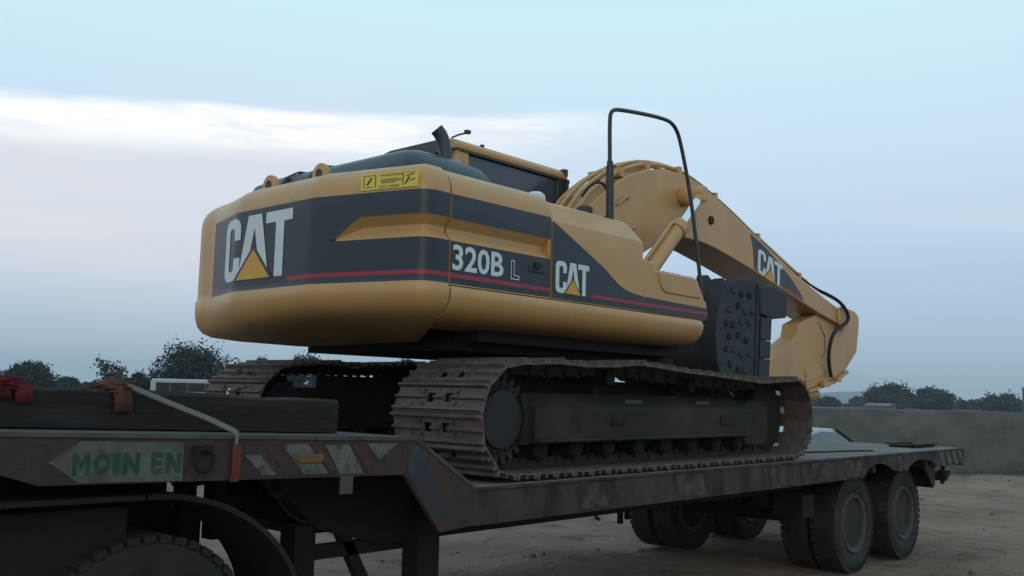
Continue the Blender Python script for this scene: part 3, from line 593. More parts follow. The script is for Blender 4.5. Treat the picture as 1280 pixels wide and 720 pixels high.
# crawler tracks -------------------------------------------------------
PITCH_T = .19
def loop_pts():
    p = [(-1.80,1.262),(-1.0,1.258),(0,1.258),(1.0,1.258),(1.92,1.262)]
    p += [(1.96+.355*math.cos(math.radians(a)), 1.615+.352*math.sin(math.radians(a))) for a in range(-80, 81, 16)]
    p += [(1.7,1.945),(1.3,1.925),(.9,1.945),(.45,1.965),(.08,1.975),(-.3,2.0),(-.58,2.01),(-.9,1.985),(-1.2,1.975),(-1.5,1.985)]
    p += [(-1.86+.372*math.cos(math.radians(a)), 1.605+.360*math.sin(math.radians(a))) for a in range(92, 262, 17)]
    return p
lp = loop_pts(); lp.append(lp[0]); cum = [0]
for a, c in zip(lp[:-1], lp[1:]): cum.append(cum[-1]+math.dist(a, c))
nsh = int(round(cum[-1]/PITCH_T)); pt_ = cum[-1]/nsh
def at_s(s):
    s %= cum[-1]
    for i in range(len(lp)-1):
        if cum[i+1] >= s:
            u_ = (s-cum[i])/(cum[i+1]-cum[i]); return Vector((lp[i][0]+(lp[i+1][0]-lp[i][0])*u_, lp[i][1]+(lp[i+1][1]-lp[i][1])*u_))
def shoe_mesh():
    mb = MB(); Ws = .40; h = pt_*.5
    yc = [-Ws, -.115, -.045, .045, .115, Ws]; xc = [-h*.96, -h*.35, h*.30, h*1.0]
    T_ = .014
    for j in range(5):
        for i in range(3):
            if j in (1, 3) and i == 1: continue
            mb.box(xc[i], xc[i+1], yc[j], yc[j+1], -T_, 0)
    for gxp, gh in ((-h*.86, .030), (-h*.02, .024), (h*.80, .022)):
        for y0, y1 in ((-Ws, -.12), (-.04, .04), (.12, Ws)) if abs(gxp) < h*.3 else ((-Ws, Ws),):
            mb.prism([(gxp-.013, 0), (gxp+.013, 0), (gxp+.007, gh), (gxp-.007, gh)], 'y', y0, y1)
    for yb in (-.15, .15):
        for xb in (-h*.45, h*.4): mb.box(xb-.013, xb+.013, yb-.013, yb+.013, 0, .014)
    me = bpy.data.meshes.new('track_shoe'); me.from_pydata([tuple(v) for v in mb.v], [], mb.f); me.materials.append(m_track)
    bm = bmesh.new(); bm.from_mesh(me); bmesh.ops.recalc_face_normals(bm, faces=bm.faces); bm.to_mesh(me); bm.free()
    return me
SHOE = shoe_mesh()
def track(yc_):
    mb = X()
    for i in range(nsh):       # link chain
        a, c = at_s(i*pt_-pt_*.52), at_s(i*pt_+pt_*.52); d = (c-a).normalized(); nn = Vector((d.y, -d.x))     # outward
        for yo_ in (-.085, .045):
            q = [a-nn*.016, c-nn*.016, c-nn*.085-d*.02, (a+c)/2-nn*.075, a-nn*.10+d*.02]
            mb.prism([(p.x, p.y) for p in q], 'y', yc_+yo_, yc_+yo_+.04)
        pin = at_s(i*pt_-pt_*.5); mb.tube([(pin.x-nn.x*.06, yc_-.10, pin.y-nn.y*.06), (pin.x-nn.x*.06, yc_+.10, pin.y-nn.y*.06)], .022, 8)
    tr = mb.build('track_chain', m_chain, exc)
    for i in range(nsh):
        p = at_s(i*pt_); a, c = at_s(i*pt_-.05), at_s(i*pt_+.05); d = (c-a).normalized()
        o = bpy.data.objects.new('track_shoe', SHOE); COL.objects.link(o); o.parent = tr
        # local x along travel, z outward
        xx = Vector((d.x, 0, d.y)); zo = Vector((d.y, 0, -d.x)); yv = zo.cross(xx)
        mm = Matrix((xx, yv, zo)).transposed().to_4x4(); mm.translation = (p.x, yc_, p.y-zb)
        o.matrix_local = mm @ Matrix.Rotation(random.uniform(-.012, .012), 4, 'Y')
    # frame
    s_ = -1 if yc_ < 0 else 1
    mb = X(); yo_ = yc_+s_*.30; yi = yc_-s_*.20
    poly = [(yo_,1.47),(yo_,1.68),(yc_+s_*.08,1.78),(yi,1.78),(yi,1.44),(yc_+s_*.05,1.42),(yo_-s_*.02,1.45)]
    mb.prism(poly, 'x', -1.62, 1.30); mb.prism([(yo_+s_*.025,1.452),(yo_+s_*.025,1.475),(yo_-s_*.05,1.475),(yo_-s_*.05,1.452)], 'x', -1.60, 1.28)
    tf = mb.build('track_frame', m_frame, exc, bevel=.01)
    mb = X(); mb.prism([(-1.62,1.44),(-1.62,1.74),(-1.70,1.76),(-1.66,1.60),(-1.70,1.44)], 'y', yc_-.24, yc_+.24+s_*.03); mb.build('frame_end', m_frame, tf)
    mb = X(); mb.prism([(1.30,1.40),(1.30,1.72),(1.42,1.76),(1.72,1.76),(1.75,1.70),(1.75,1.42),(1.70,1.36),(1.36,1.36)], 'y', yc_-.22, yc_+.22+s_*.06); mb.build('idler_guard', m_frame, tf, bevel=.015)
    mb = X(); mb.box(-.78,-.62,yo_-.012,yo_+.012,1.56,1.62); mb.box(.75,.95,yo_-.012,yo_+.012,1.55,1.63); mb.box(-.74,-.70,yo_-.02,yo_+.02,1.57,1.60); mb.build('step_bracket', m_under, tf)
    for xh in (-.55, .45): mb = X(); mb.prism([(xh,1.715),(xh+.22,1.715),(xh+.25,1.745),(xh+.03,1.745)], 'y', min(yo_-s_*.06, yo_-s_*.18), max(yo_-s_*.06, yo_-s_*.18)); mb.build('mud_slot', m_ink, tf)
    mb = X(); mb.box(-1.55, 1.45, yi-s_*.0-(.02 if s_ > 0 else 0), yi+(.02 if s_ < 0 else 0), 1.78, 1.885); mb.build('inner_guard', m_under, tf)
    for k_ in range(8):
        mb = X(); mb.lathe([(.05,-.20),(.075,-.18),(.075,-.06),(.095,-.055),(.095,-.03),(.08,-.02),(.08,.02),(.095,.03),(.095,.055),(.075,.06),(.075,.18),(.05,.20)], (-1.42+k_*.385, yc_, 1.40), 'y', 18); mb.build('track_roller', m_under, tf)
    for xr in (-.6, .55):
        mb = X(); mb.lathe([(.04,-.16),(.06,-.15),(.06,.15),(.04,.16)], (xr, yc_, 1.885-(.01 if xr > 0 else -.02)), 'y', 18); mb.box(xr-.05, xr+.05, yc_-.03, yc_+.03, 1.74, 1.86); mb.build('carrier_roller', m_under, tf)
    mb = X(); prof = []
    for k_ in range(23*4):     # sprocket with teeth
        a = 2*math.pi*k_/92; prof.append((-1.86+(.295 if k_ % 4 in (0, 1) else .262)*math.cos(a), 1.605+(.295 if k_ % 4 in (0, 1) else .262)*math.sin(a)))
    mb.prism(prof, 'y', yc_-.03, yc_+.03)
    mb.lathe([(.0,-.235),(.15,-.232),(.185,-.225),(.195,-.20),(.225,-.195),(.245,-.185),(.245,-.12),(.2,.2)] if s_ < 0 else [(.2,-.2),(.245,.12),(.245,.185),(.225,.195),(.195,.20),(.185,.225),(.15,.232),(0,.235)], (-1.86, yc_, 1.605), 'y', 40)
    spk = mb.build('sprocket', m_sprk, exc)
    for k_ in range(20):
        a = 2*math.pi*k_/20; mb = X(); yb = yc_+s_*.198
        mb.lathe([(.012,-.012),(.012,.012)], (-1.86+.212*math.cos(a), yb, 1.605+.212*math.sin(a)), 'y', 6); mb.build('hub_bolt', m_under, spk)
    for k_ in range(23):
        a = 2*math.pi*k_/23; x, z = -1.86+.285*math.cos(a), 1.605+.285*math.sin(a); mb = X(); t_ = Vector((-math.sin(a), math.cos(a))); r_ = Vector((math.cos(a), math.sin(a))); c0 = Vector((x, z))
        q = [c0-t_*.024-r_*.045, c0+t_*.024-r_*.045, c0+t_*.016+r_*.006, c0-t_*.016+r_*.006]; mb.prism([tuple(v) for v in q], 'y', min(yc_+s_*.10, yc_+s_*.19), max(yc_+s_*.10, yc_+s_*.19)); mb.build('sprocket_tooth', m_chain, spk)
    mb = X(); mb.lathe([(.10,-.14),(.30,-.10),(.31,-.05),(.285,-.03),(.285,.03),(.31,.05),(.30,.10),(.10,.14)], (1.95, yc_, 1.605), 'y', 36); mb.build('idler_wheel', m_under, exc)
track(-1.19); track(1.19)
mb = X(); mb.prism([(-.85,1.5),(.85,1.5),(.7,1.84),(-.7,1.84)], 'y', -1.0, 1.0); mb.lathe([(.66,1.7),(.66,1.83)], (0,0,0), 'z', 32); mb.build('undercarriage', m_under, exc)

# ------------------------------------------------------------------ low trailer
TW = 2.95
tr = thing('low_trailer', 'rusty low-bed trailer with raised gooseneck carrying the excavator', 'trailer', (8.0, 1.5, 0))
NK = [(-1.2,1.640),(1.4,1.556),(3.57,1.497),(4.06,1.196),(4.06,1.005),(3.78,.985),(3.50,1.318),(1.58,1.362),(1.32,1.45),(-1.2,1.53)]
for nm, y0 in (('gooseneck_side', 0), ('gooseneck_side', TW-.03)):
    mb = MB(); mb.prism(NK, 'y', y0, y0+.03); nside = mb.build(nm, m_rusty, tr)
    if y0 == 0: NS = nside
mb = MB(); mb.prism([(-1.2,1.662),(1.4,1.578),(3.58,1.519),(3.57,1.499),(1.4,1.558),(-1.2,1.642)], 'y', -.006, TW+.006); mb.prism([(3.58,1.519),(4.07,1.217),(4.06,1.198),(3.57,1.499)], 'y', -.004, TW+.004); mb.build('gooseneck_deck', mat('dirty_neck_plate', (.062, .057, .053), .9, var=.4, vs=5, dirt=(.028, .025, .024), dirt_amt=.4, ds=4, bump=.3, bs=25), tr)
for yy in (.55, 2.2):
    lowp = [(3.80,.86),(3.35,.98),(2.98,1.32)] if yy < 1 else [(3.95,.86),(3.8,.98),(3.5,1.34)]
    mb = MB(); mb.prism([(-1.2,1.60),(1.4,1.53),(3.55,1.48),(4.05,1.19),(4.05,.85)]+lowp+[(1.5,1.38),(-1.2,1.42)], 'y', yy, yy+.16); mb.build('gooseneck_beam', m_under, tr)
# lower side beam with wheel arches
sb = [(4.06,1.005),(9.80,1.012)]+arc(10.22,1.0,.12,175,5,8)[0:0]+[(9.84,1.03),(9.95,1.09),(10.10,1.122),(10.25,1.126),(10.40,1.11),(10.55,1.065),(10.64,1.03),(11.04,1.035),(11.14,1.075),(11.28,1.115),(11.45,1.126),(11.62,1.122),(11.80,1.09),(11.95,1.05),(12.02,1.02),(13.0,1.025),(13.0,1.205),(4.06,1.196)]
for y0 in (0, TW-.03):
    mb = MB(); mb.prism(sb, 'y', y0, y0+.03); o = mb.build('side_beam', m_beam, tr)
    if y0 == 0: SB = o
mb = MB(); mb.box(4.06, 13.0, -.008, .04, 1.200, 1.214); mb.box(4.06, 9.8, -.006, .05, 1.0, 1.010); mb.build('beam_flange', m_beam, SB)
xs = [4.07, 5.6, 7.1, 8.6, 10.1, 11.6, 13.0]
for a, c in zip(xs[:-1], xs[1:]):
    mb = MB(); mb.box(a+.004, c-.004, .0405, TW-.04, 1.19, 1.2185); mb.build('deck_plate', m_deck, tr)
mb = MB(); mb.box(12.985, 13.03, .0, TW, 1.0, 1.212); mb.build('rear_beam', m_beam, tr)
for yy in (.62, 2.15):
    mb = MB(); mb.box(4.0, 12.9, yy, yy+.18, .84, 1.188); mb.build('main_beam', m_under, tr)
for k_ in range(11):
    mb = MB(); mb.box(4.5+k_*.8, 4.58+k_*.8, .031, TW-.031, 1.03, 1.186); mb.build('cross_member', m_under, tr)
# markings
side = lambda l_: (lambda u, v: (u, -l_, v))
lay('name_panel', poly_mesh([[(1.61,1.452),(1.735,1.535),(2.19,1.520),(2.19,1.352),(1.735,1.366)]]), side(.003), m_cream, NS)
bt = (.22,.21,.085,.22,.07,.16,.22); x_ = 0; tot_ = sum(bt)+.045*6
for c_, w_ in zip('MOIN EN', bt):
    if c_ != ' ': lay('painted_letter', poly_mesh(GLY[c_]), lambda u, v, x_=x_, w_=w_: (1.705+(x_+u*w_)/tot_*.475, -.005, 1.398+v*.088-(x_+u*w_)/tot_*.010), m_green, NS)
    x_ += w_+.045
def para(x, w_, z0, z1, sl): return [(x+sl, z0), (x+w_+sl, z0), (x+w_, z1), (x, z1)]
for nm, m_, x, w_, z0, z1, sl in (('white_chevron', m_pale, 2.50,.08,1.355,1.455,.10), ('red_chevron', m_wred, 2.60,.07,1.35,1.495,.14), ('white_chevron', m_pale, 2.70,.15,1.348,1.50,.14), ('red_chevron', m_wred, 2.875,.05,1.345,1.497,.13), ('white_chevron', m_pale, 2.96,.15,1.34,1.49,.10), ('red_chevron', m_wred, 3.13,.07,1.335,1.485,.12)):
    lay(nm, poly_mesh([para(x, w_, z0, z1, sl)]), side(.003), m_, NS)
lay('white_chevron', poly_mesh([[(3.23,1.492),(3.44,1.49),(3.31,1.40)]]), side(.0035), m_pale, NS)
lay('blue_paint_patch', poly_mesh([[(3.52,1.48),(3.60,1.46),(3.72,1.30),(3.86,1.12),(3.82,1.06),(3.70,1.08),(3.58,1.24),(3.52,1.32)]]), side(.003), m_blu, NS)
mb = MB(); mb.box(2.80, 2.945, -.012, -.001, 1.405, 1.448); mb.build('amber_reflector', m_amber, tr, bevel=.004)
mb = MB(); mb.tube([(2.28+.045*math.cos(a), -.025, 1.44+.05*math.sin(a)) for a in [2*math.pi*k/14 for k in range(15)]], .009, 6); mb.box(2.23,2.33,-.014,-.001,1.47,1.505); mb.build('lashing_ring', m_under, tr)
for k_, x in enumerate((12.10, 12.33, 12.56, 12.79)):
    lay('rear_chevron', poly_mesh([para(x, .11, 1.03, 1.195, .10)]), side(.003), m_pale, SB)
m_worn = mat('scuffed_primer', (.058, .047, .039), .85, var=.4, vs=9, dirt=(.018, .016, .015), dirt_amt=.62, ds=6)
for x, w_ in ((8.55,.55),(9.3,.40),(10.7,.3),(7.6,.5),(6.2,.4),(5.0,.3)):
    lay('worn_marking', poly_mesh([para(x, w_, 1.02, 1.19, .06)]), side(.0035), m_worn, SB)
# supports and underside
for x, y, w_ in ((4.02,.44,.18), (3.22,.58,.14), (4.02,2.3,.18), (3.22,2.2,.14)):
    mb = MB(); mb.box(x, x+w_, y, y+.14, .30, 1.0); mb.box(x+.02, x+w_-.02, y+.02, y+.12, .06, .32); mb.box(x-.05, x+w_+.05, y-.04, y+.18, .03, .06); mb.build('landing_leg', m_under, tr)
mb = MB(); mb.box(3.3, 4.05, .60, .66, .80, .88); mb.build('leg_brace', m_under, tr)
mb = MB(); mb.prism([(3.50,1.0),(3.58,1.0),(3.80,.62),(3.72,.62)], 'y', .60, .66); mb.build('leg_brace', m_under, tr)
mb = MB(); mb.prism([(3.28,1.0),(4.02,1.0),(4.0,.93),(3.85,.86),(3.62,.86),(3.45,.95)], 'y', 1.1, 2.1); mb.build('tool_box', m_under, tr)
mb = MB(); mb.box(3.06, 3.14, -.01, .0295-.03, 1.24, 1.33); mb.build('rope_hook', m_worn0, tr)
for x in (2.62, 2.80): mb = MB(); mb.box(x, x+.08, .75, .85, .95, 1.36); mb.build('neck_bracket', m_under, tr)
mb = MB(); mb.tube(smooth_pts([(2.90,.4,1.30),(2.92,.4,1.22),(2.97,.4,1.20),(3.02,.4,1.25)],1), .012, 6); mb.tube(smooth_pts([(2.95,.4,1.22),(3.02,.4,1.12),(3.12,.4,1.06),(3.2,.4,1.04)],1), .005, 5); mb.build('air_line', m_rubber, tr)
mb = MB(); mb.tube(smooth_pts([(5.35,.1,1.0),(5.36,.1,.93),(5.40,.1,.92)],1), .012, 6); mb.build('rope_hook', m_under, tr)
mb = MB(); mb.box(8.9, 12.6, .70, .80, .70, .85); mb.box(8.9,12.6,2.15,2.25,.70,.85); mb.build('suspension_beam', m_under, tr)
def tyre_prof(r, w_):
    h = w_/2; return [(r*.60,-h*.72),(r*.66,-h*.92),(r*.78,-h),(r*.90,-h*.98),(r*.965,-h*.86),(r*.99,-h*.72),(r,-h*.4),(r,h*.4),(r*.99,h*.72),(r*.965,h*.86),(r*.90,h*.98),(r*.78,h),(r*.66,h*.92),(r*.60,h*.72)]
def wheel(parent, x, y, r, w_, out, name='wheel', z=None, tread=True):
    z = r-.012 if z is None else z
    mb = MB(); mb.lathe([(r*.49,w_*.0),(r*.50,-w_*.34),(r*.53,-w_*.46),(r*.595,-w_*.49),(r*.625,-w_*.42),(r*.61,-w_*.3),(r*.61,w_*.36),(r*.5,w_*.40)], (x, y, z), 'y', 32)
    mb.lathe([(0,-w_*.16),(r*.16,-w_*.16),(r*.19,-w_*.12),(r*.19,w_*.22),(r*.42,w_*.28),(r*.48,w_*.18),(r*.488,-w_*.05)], (x, y, z), 'y', 32, mi=1)  # dish coloured near-black: the shade of the recess is put into its colour
    wh = mb.build(name, [m_rim, m_under], parent)
    mb = MB(); mb.lathe(tyre_prof(r, w_), (x, y, z), 'y', 48)
    if tread:
        nb = 44
        for k_ in range(nb):
            a = 2*math.pi*k_/nb
            for sg, y0, y1 in ((0, -w_*.47, -w_*.16), (.5, -w_*.13, w_*.13), (0, w_*.16, w_*.47)):
                aa = a+sg*2*math.pi/nb; da = 2*math.pi/nb*.36
                def Q(r_, an, yy): return (x+r_*math.cos(an), y+yy, z+r_*math.sin(an))
                ro = r+.012; ri = r*.962
                mb.add([Q(ri,aa-da,y0),Q(ri,aa+da,y0),Q(ri,aa+da,y1),Q(ri,aa-da,y1),Q(ro,aa-da,y0),Q(ro,aa+da,y0),Q(ro,aa+da,y1),Q(ro,aa-da,y1)], [(4,5,6,7),(0,1,5,4),(1,2,6,5),(2,3,7,6),(3,0,4,7)])
    mb.build('tyre', m_tyre, wh)
    if out:
        for k_ in range(10):
            a = 2*math.pi*k_/10; mb = MB(); mb.lathe([(.015,w_*.12),(.015,w_*.26)], (x+r*.30*math.cos(a), y, z+r*.30*math.sin(a)), 'y', 6); mb.build('wheel_nut', m_rim, wh)
    return wh
for x in (10.06, 11.50):
    for y, out in ((.20+.15, True), (.20+.15+.33, False), (2.30, False), (2.63, False)): wheel(tr, x, y, .505, .28, out)
    mb = MB(); mb.tube([(x, .3, .5), (x, 2.7, .5)], .07, 12); mb.build('axle', m_under, tr)
    for yy in (.95, 2.0):
        mb = MB(); mb.prism([(x-.55,.74),(x-.3,.66),(x,.63),(x+.3,.66),(x+.55,.74),(x+.55,.70),(x+.3,.61),(x,.575),(x-.3,.61),(x-.55,.70)], 'y', yy, yy+.09); mb.build('leaf_spring', m_under, tr)
mb = MB(); mb.box(12.10, 12.13, .10, .72, .76, 1.06); mb.build('mudguard', m_rubber, tr)
mb = MB(); mb.prism([(11.62,1.12),(11.85,1.06),(12.1,1.03),(12.1,.80),(12.02,.76),(11.9,.9)], 'y', .06, .08); mb.build('mudguard', m_rubber, tr)
mb = MB(); mb.box(12.55, 12.60, .10, .14, .90, 1.03); mb.prism([(12.52,.82),(12.68,.90),(12.66,.94),(12.50,.90)], 'y', .06, .2); mb.box(12.53,12.57,.1,.14,.78,.86); mb.build('tail_lamp', m_under, tr)
mb = MB(); mb.box(9.0, 9.25, .30, .62, .62, .84); mb.build('brake_chamber', m_under, tr)
for k_, x in enumerate((9.08, 9.22)): mb = MB(); mb.box(7.2+k_*.11, 7.24+k_*.11, 1.2, 1.24, .62+k_*.03, .90); mb.build('hanging_strap', m_under, tr)

# ------------------------------------------------------------------ tractor unit (rear end)
tk = thing('tractor_truck', 'dark tractor unit under the trailer gooseneck, only its rear wheel and mudguard showing', 'truck', (1.2, 1.4, 0))
for yy in (.95, 1.85): mb = MB(); mb.box(-3.0, 2.85, yy, yy+.1, .82, 1.10); mb.build('chassis_rail', m_under, tk)
mb = MB(); mb.box(-3.0, 2.1, .30, .94, .75, 1.22); mb.build('side_locker', m_under, tk)
mb = MB(); mb.box(.9, 2.5, .7, 2.3, 1.10, 1.30); mb.build('fifth_wheel', m_under, tk)
for y, out in ((.36, True), (.69, False), (2.25, False), (2.58, False)): wheel(tk, 2.18, y, .545, .29, out)
for y, out in ((.36, True), (2.58, False)): wheel(tk, .80, y, .545, .29, out)
for y0 in (.14, 2.24):
    a1 = [(2.14+(x)*.86, .55+z*.735) for x, z in arc(0, 0, 1, 6, 92, 16)]; a2 = [(2.14+(x)*.835, .55+z*.71) for x, z in arc(0, 0, 1, 6, 92, 16)]
    mb = MB(); mb.prism(a1+a2[::-1], 'y', y0, y0+.58); mb.prism([(2.10,1.284),(2.10,1.26),(.2,1.28),(.2,1.305)], 'y', y0, y0+.58); mb.build('mudguard', m_rubber, tk)
mb = MB(); mb.tube([(2.18,.36,.545),(2.18,2.6,.545)], .09, 12); mb.build('axle', m_under, tk)

# ------------------------------------------------------------------ load lashed on the gooseneck
def nz_(x): return 1.578-.0271*(x-1.4)
tb = MB(); pts = []
for k_ in range(25):
    x = -.9+k_*(4.15/24)
    q = [(.285,0.004),(.30,-.0),(.52,-.0),(.53,.012),(.53,.165),(.515,.18),(.30,.178),(.283,.163)]
    pts.append([(x, yy+random.uniform(-.006,.006), nz_(x)+.004+zz_+(random.uniform(-.006,.006) if zz_ > .1 else 0)) for yy, zz_ in q])
blob(tb, pts); tb.add([], [])
o = tb.build('timber_beam', m_wood, None, sharp=40); tag(o, 'long dark squared timber lying along the gooseneck deck', 'timber')
def rag(name, cx_, cy_, cz_, sx, sy, sz, m_, label, tails):
    bm = bmesh.new(); bmesh.ops.create_icosphere(bm, subdivisions=4, radius=1)
    for v in bm.verts:
        p = v.co.copy(); a = math.atan2(p.y, p.x)
        f = 1+.16*math.sin(7*p.x+3*p.z)+.13*math.sin(9*p.y-5*p.x+1)+.10*math.sin(15*p.z+6*p.y)
        v.co = Vector((cx_+p.x*sx*f, cy_+p.y*sy*f, cz_+p.z*sz*f))
    for tpts, w_ in tails:
        pr = []; 
        for i, p in enumerate(tpts):
            p = Vector(p); pr.append((bm.verts.new(p+Vector((-w_, 0, 0))), bm.verts.new(p+Vector((-w_*.2, -.012, .004))), bm.verts.new(p+Vector((w_*.4, .006, 0))), bm.verts.new(p+Vector((w_, -.004, 0)))))
        for a, c in zip(pr[:-1], pr[1:]):
            for j in range(3): bm.faces.new((a[j], a[j+1], c[j+1], c[j]))
    me = bpy.data.meshes.new(name); bm.to_mesh(me); bm.free(); me.shade_smooth(); me.materials.append(m_)
    o = bpy.data.objects.new(name, me); COL.objects.link(o); so = o.modifiers.new('thick', 'SOLIDIFY'); so.thickness = .006
    return tag(o, label, 'cloth')
rag('red_cloth', 1.53, .36, 1.755, .085, .11, .042, m_redcl, 'red cloth bundled over the timber at the picture edge', [([(1.60,.275,1.76),(1.60,.268,1.715),(1.605,.266,1.68)], .035), ([(1.50,.275,1.76),(1.50,.27,1.70)], .05)])
rag('orange_cloth', 2.03, .37, 1.752, .085, .11, .038, m_orgcl, 'rust orange rag knotted round the timber where the strap starts', [([(2.02,.275,1.76),(2.03,.268,1.70),(2.03,.266,1.645)], .042), ([(1.95,.33,1.755),(1.88,.33,1.75),(1.83,.33,1.745)], .012)])
mb = MB()
def ribbon(mb, pts, w_, nrm, mi=0, th=.004):
    vs = []; fs = []; wv_ = Vector(nrm)
    for p in pts:
        p = Vector(p)
        for dz in (0, th): vs += [p+wv_*w_/2+Vector((0,-dz,dz)), p-wv_*w_/2+Vector((0,-dz,dz))]
    for i in range(len(pts)-1):
        a = i*4; b_ = a+4
        fs += [(a, a+1, b_+1, b_), (a+2, b_+2, b_+3, a+3), (a, b_, b_+2, a+2), (a+1, a+3, b_+3, b_+1)]
    mb.add(vs, fs, mi)
ribbon(mb, [(2.02,.30,1.772),(2.08,.275,1.750),(2.22,.17,1.680),(2.34,.08,1.622),(2.43,.0,1.568),(2.445,-.012,1.553),(2.445,-.014,1.50)], .025, (.75,.1,.65), 0)
ribbon(mb, [(2.446,-.016,1.50),(2.447,-.020,1.44),(2.445,-.020,1.38),(2.44,-.016,1.335)], .046, (1,0,0), 1)
o = mb.build('lashing_strap', [m_strap, m_orange], None); tag(o, 'pale lashing strap with orange tail pulled over the gooseneck edge', 'strap')
mb = MB(); mb.tube(smooth_pts([(8.95,.55,1.225),(9.4,.62,1.232),(9.9,.50,1.226),(10.5,.42,1.228),(10.8,.30,1.226)], 2), .010, 6); o = mb.build('loose_cable', m_rubber); tag(o, 'black cable lying loose on the trailer deck behind the track', 'cable')
mb = MB()
for k_ in range(5): mb.box(12.15+k_*.16, 12.23+k_*.16, .30, .62, 1.222, 1.25)
mb.box(12.10,12.92,.28,.33,1.25,1.268); mb.box(12.10,12.92,.60,.65,1.25,1.268)
o = mb.build('wooden_pallet_piece', m_wood); tag(o, 'small dark slatted wood piece lying at the trailer tail', 'wood')

# ------------------------------------------------------------------ vehicles beyond
def car():
    c = thing('parked_car', 'white car parked beyond the trailer tail, windscreen showing', 'car', (17.0, 4.2, 0))
    off = Vector((15.55, 3.45, 0))
    prof = [(-2.1,.35),(-2.15,.62),(-2.05,.84),(-1.4,.92),(.0,.94),(.95,.92),(1.85,.78),(2.1,.62),(2.12,.35)]
    mb = MB(off); mb.prism(prof, 'y', -.82, .82); bd = mb.build('body', m_car, c, bevel=.08, seg=3)
    green = [(-1.5,.91),(-.85,1.28),(-.4,1.335),(.15,1.31),(.98,.91)]
    mb = MB(off)
    vs = [(x, s*(.74 if z < 1 else .58), z) for s in (-1, 1) for x, z in green]; k = len(green)
    mb.add(vs, [list(range(k))[::-1], list(range(k, 2*k))]+[(i, (i+1) % k, k+(i+1) % k, k+i) for i in range(k)]); mb.build('greenhouse', m_car, c, bevel=.03)
    for s in (-1, 1):
        mb = MB(off); mb.prism([(-1.2,.93),(-.78,1.22),(-.4,1.275),(.12,1.25),(.80,.93)], 'y', s*.71-.02, s*.71+.02) ; 
        for i, v in enumerate(mb.v):
            z = v.z; v.y += -s*(max(0, z-.93)/.35)*.13+s*.02
        mb.build('side_window', m_glass, c)
        mb = MB(off); mb.tube([(.16,s*.60,1.315),(.55,s*.66,1.15),(.98,s*.73,.93)], .035, 8); mb.build('windscreen_pillar', m_ink, c)
        mb = MB(off); mb.box(.72,.86,s*.88-.08,s*.88+.08,.95,1.05); mb.build('door_mirror', m_ink, c, bevel=.03)
        for x in (-1.3, 1.3):
            mb = MB(off); mb.lathe([(0,-.08),(.2,-.09),(.3,-.09),(.31,0),(.3,.09),(.2,.09),(0,.08)], (x, s*.76, .30), 'y', 24); mb.build('wheel', m_tyre, c)
    mb = MB(off); mb.add([(.19,-.54,1.318),(.19,.54,1.318),(1.0,.70,.925),(1.0,-.70,.925)], [(0,1,2,3)]); mb.build('windscreen', mat('painted_sky_windscreen', (.55,.60,.60), .15, var=.05), c)  # pale base colour carries a painted sky reflection on the glass
car()
m_dull = mat('dull_dark_glass', (.018, .022, .025), .55, var=.2, spec=.2)
def bus():
    c = thing('minibus', 'white minibus parked in front of the far trees at left', 'van', (31.0, 49.0, 0))
    d = Vector((.72,-.70,0)).normalized(); nrm = Vector((-d.y, d.x, 0))
    R = Matrix((d, nrm, Vector((0,0,1)))).transposed()
    def T(mb):
        mb.v = [R @ v+Vector((30.1, 49.1, 0)) for v in mb.v]; return mb
    mb = MB(); mb.prism([(-2.4,.4),(2.5,.4),(2.5,1.2),(2.2,1.55),(1.9,2.1),(1.7,2.2),(-2.35,2.2),(-2.4,2.0)], 'y', -.9, .9); T(mb).build('body', m_car, c, bevel=.08)
    for x0, x1 in ((-2.05,-1.25),(-1.22,-.22),(-.19,.85),(.88,1.8)):
        mb = MB(); mb.box(x0, x1, -.925, -.9, 1.45, 1.98); T(mb).build('side_window', m_dull, c)
        mb = MB(); mb.box(x0, x1, .9, .925, 1.45, 1.98); T(mb).build('side_window', m_dull, c)
    mb = MB(); mb.box(-2.425, -2.40, -.72, .72, 1.4, 1.98); T(mb).build('rear_window', m_dull, c)
    for x in (-1.5, 1.6):
        for y in (-.8, .8):
            mb = MB(); mb.lathe([(0,-.1),(.34,-.1),(.34,.1),(0,.1)], (x, y, .34), 'y', 20); T(mb).build('wheel', m_tyre, c)
bus()

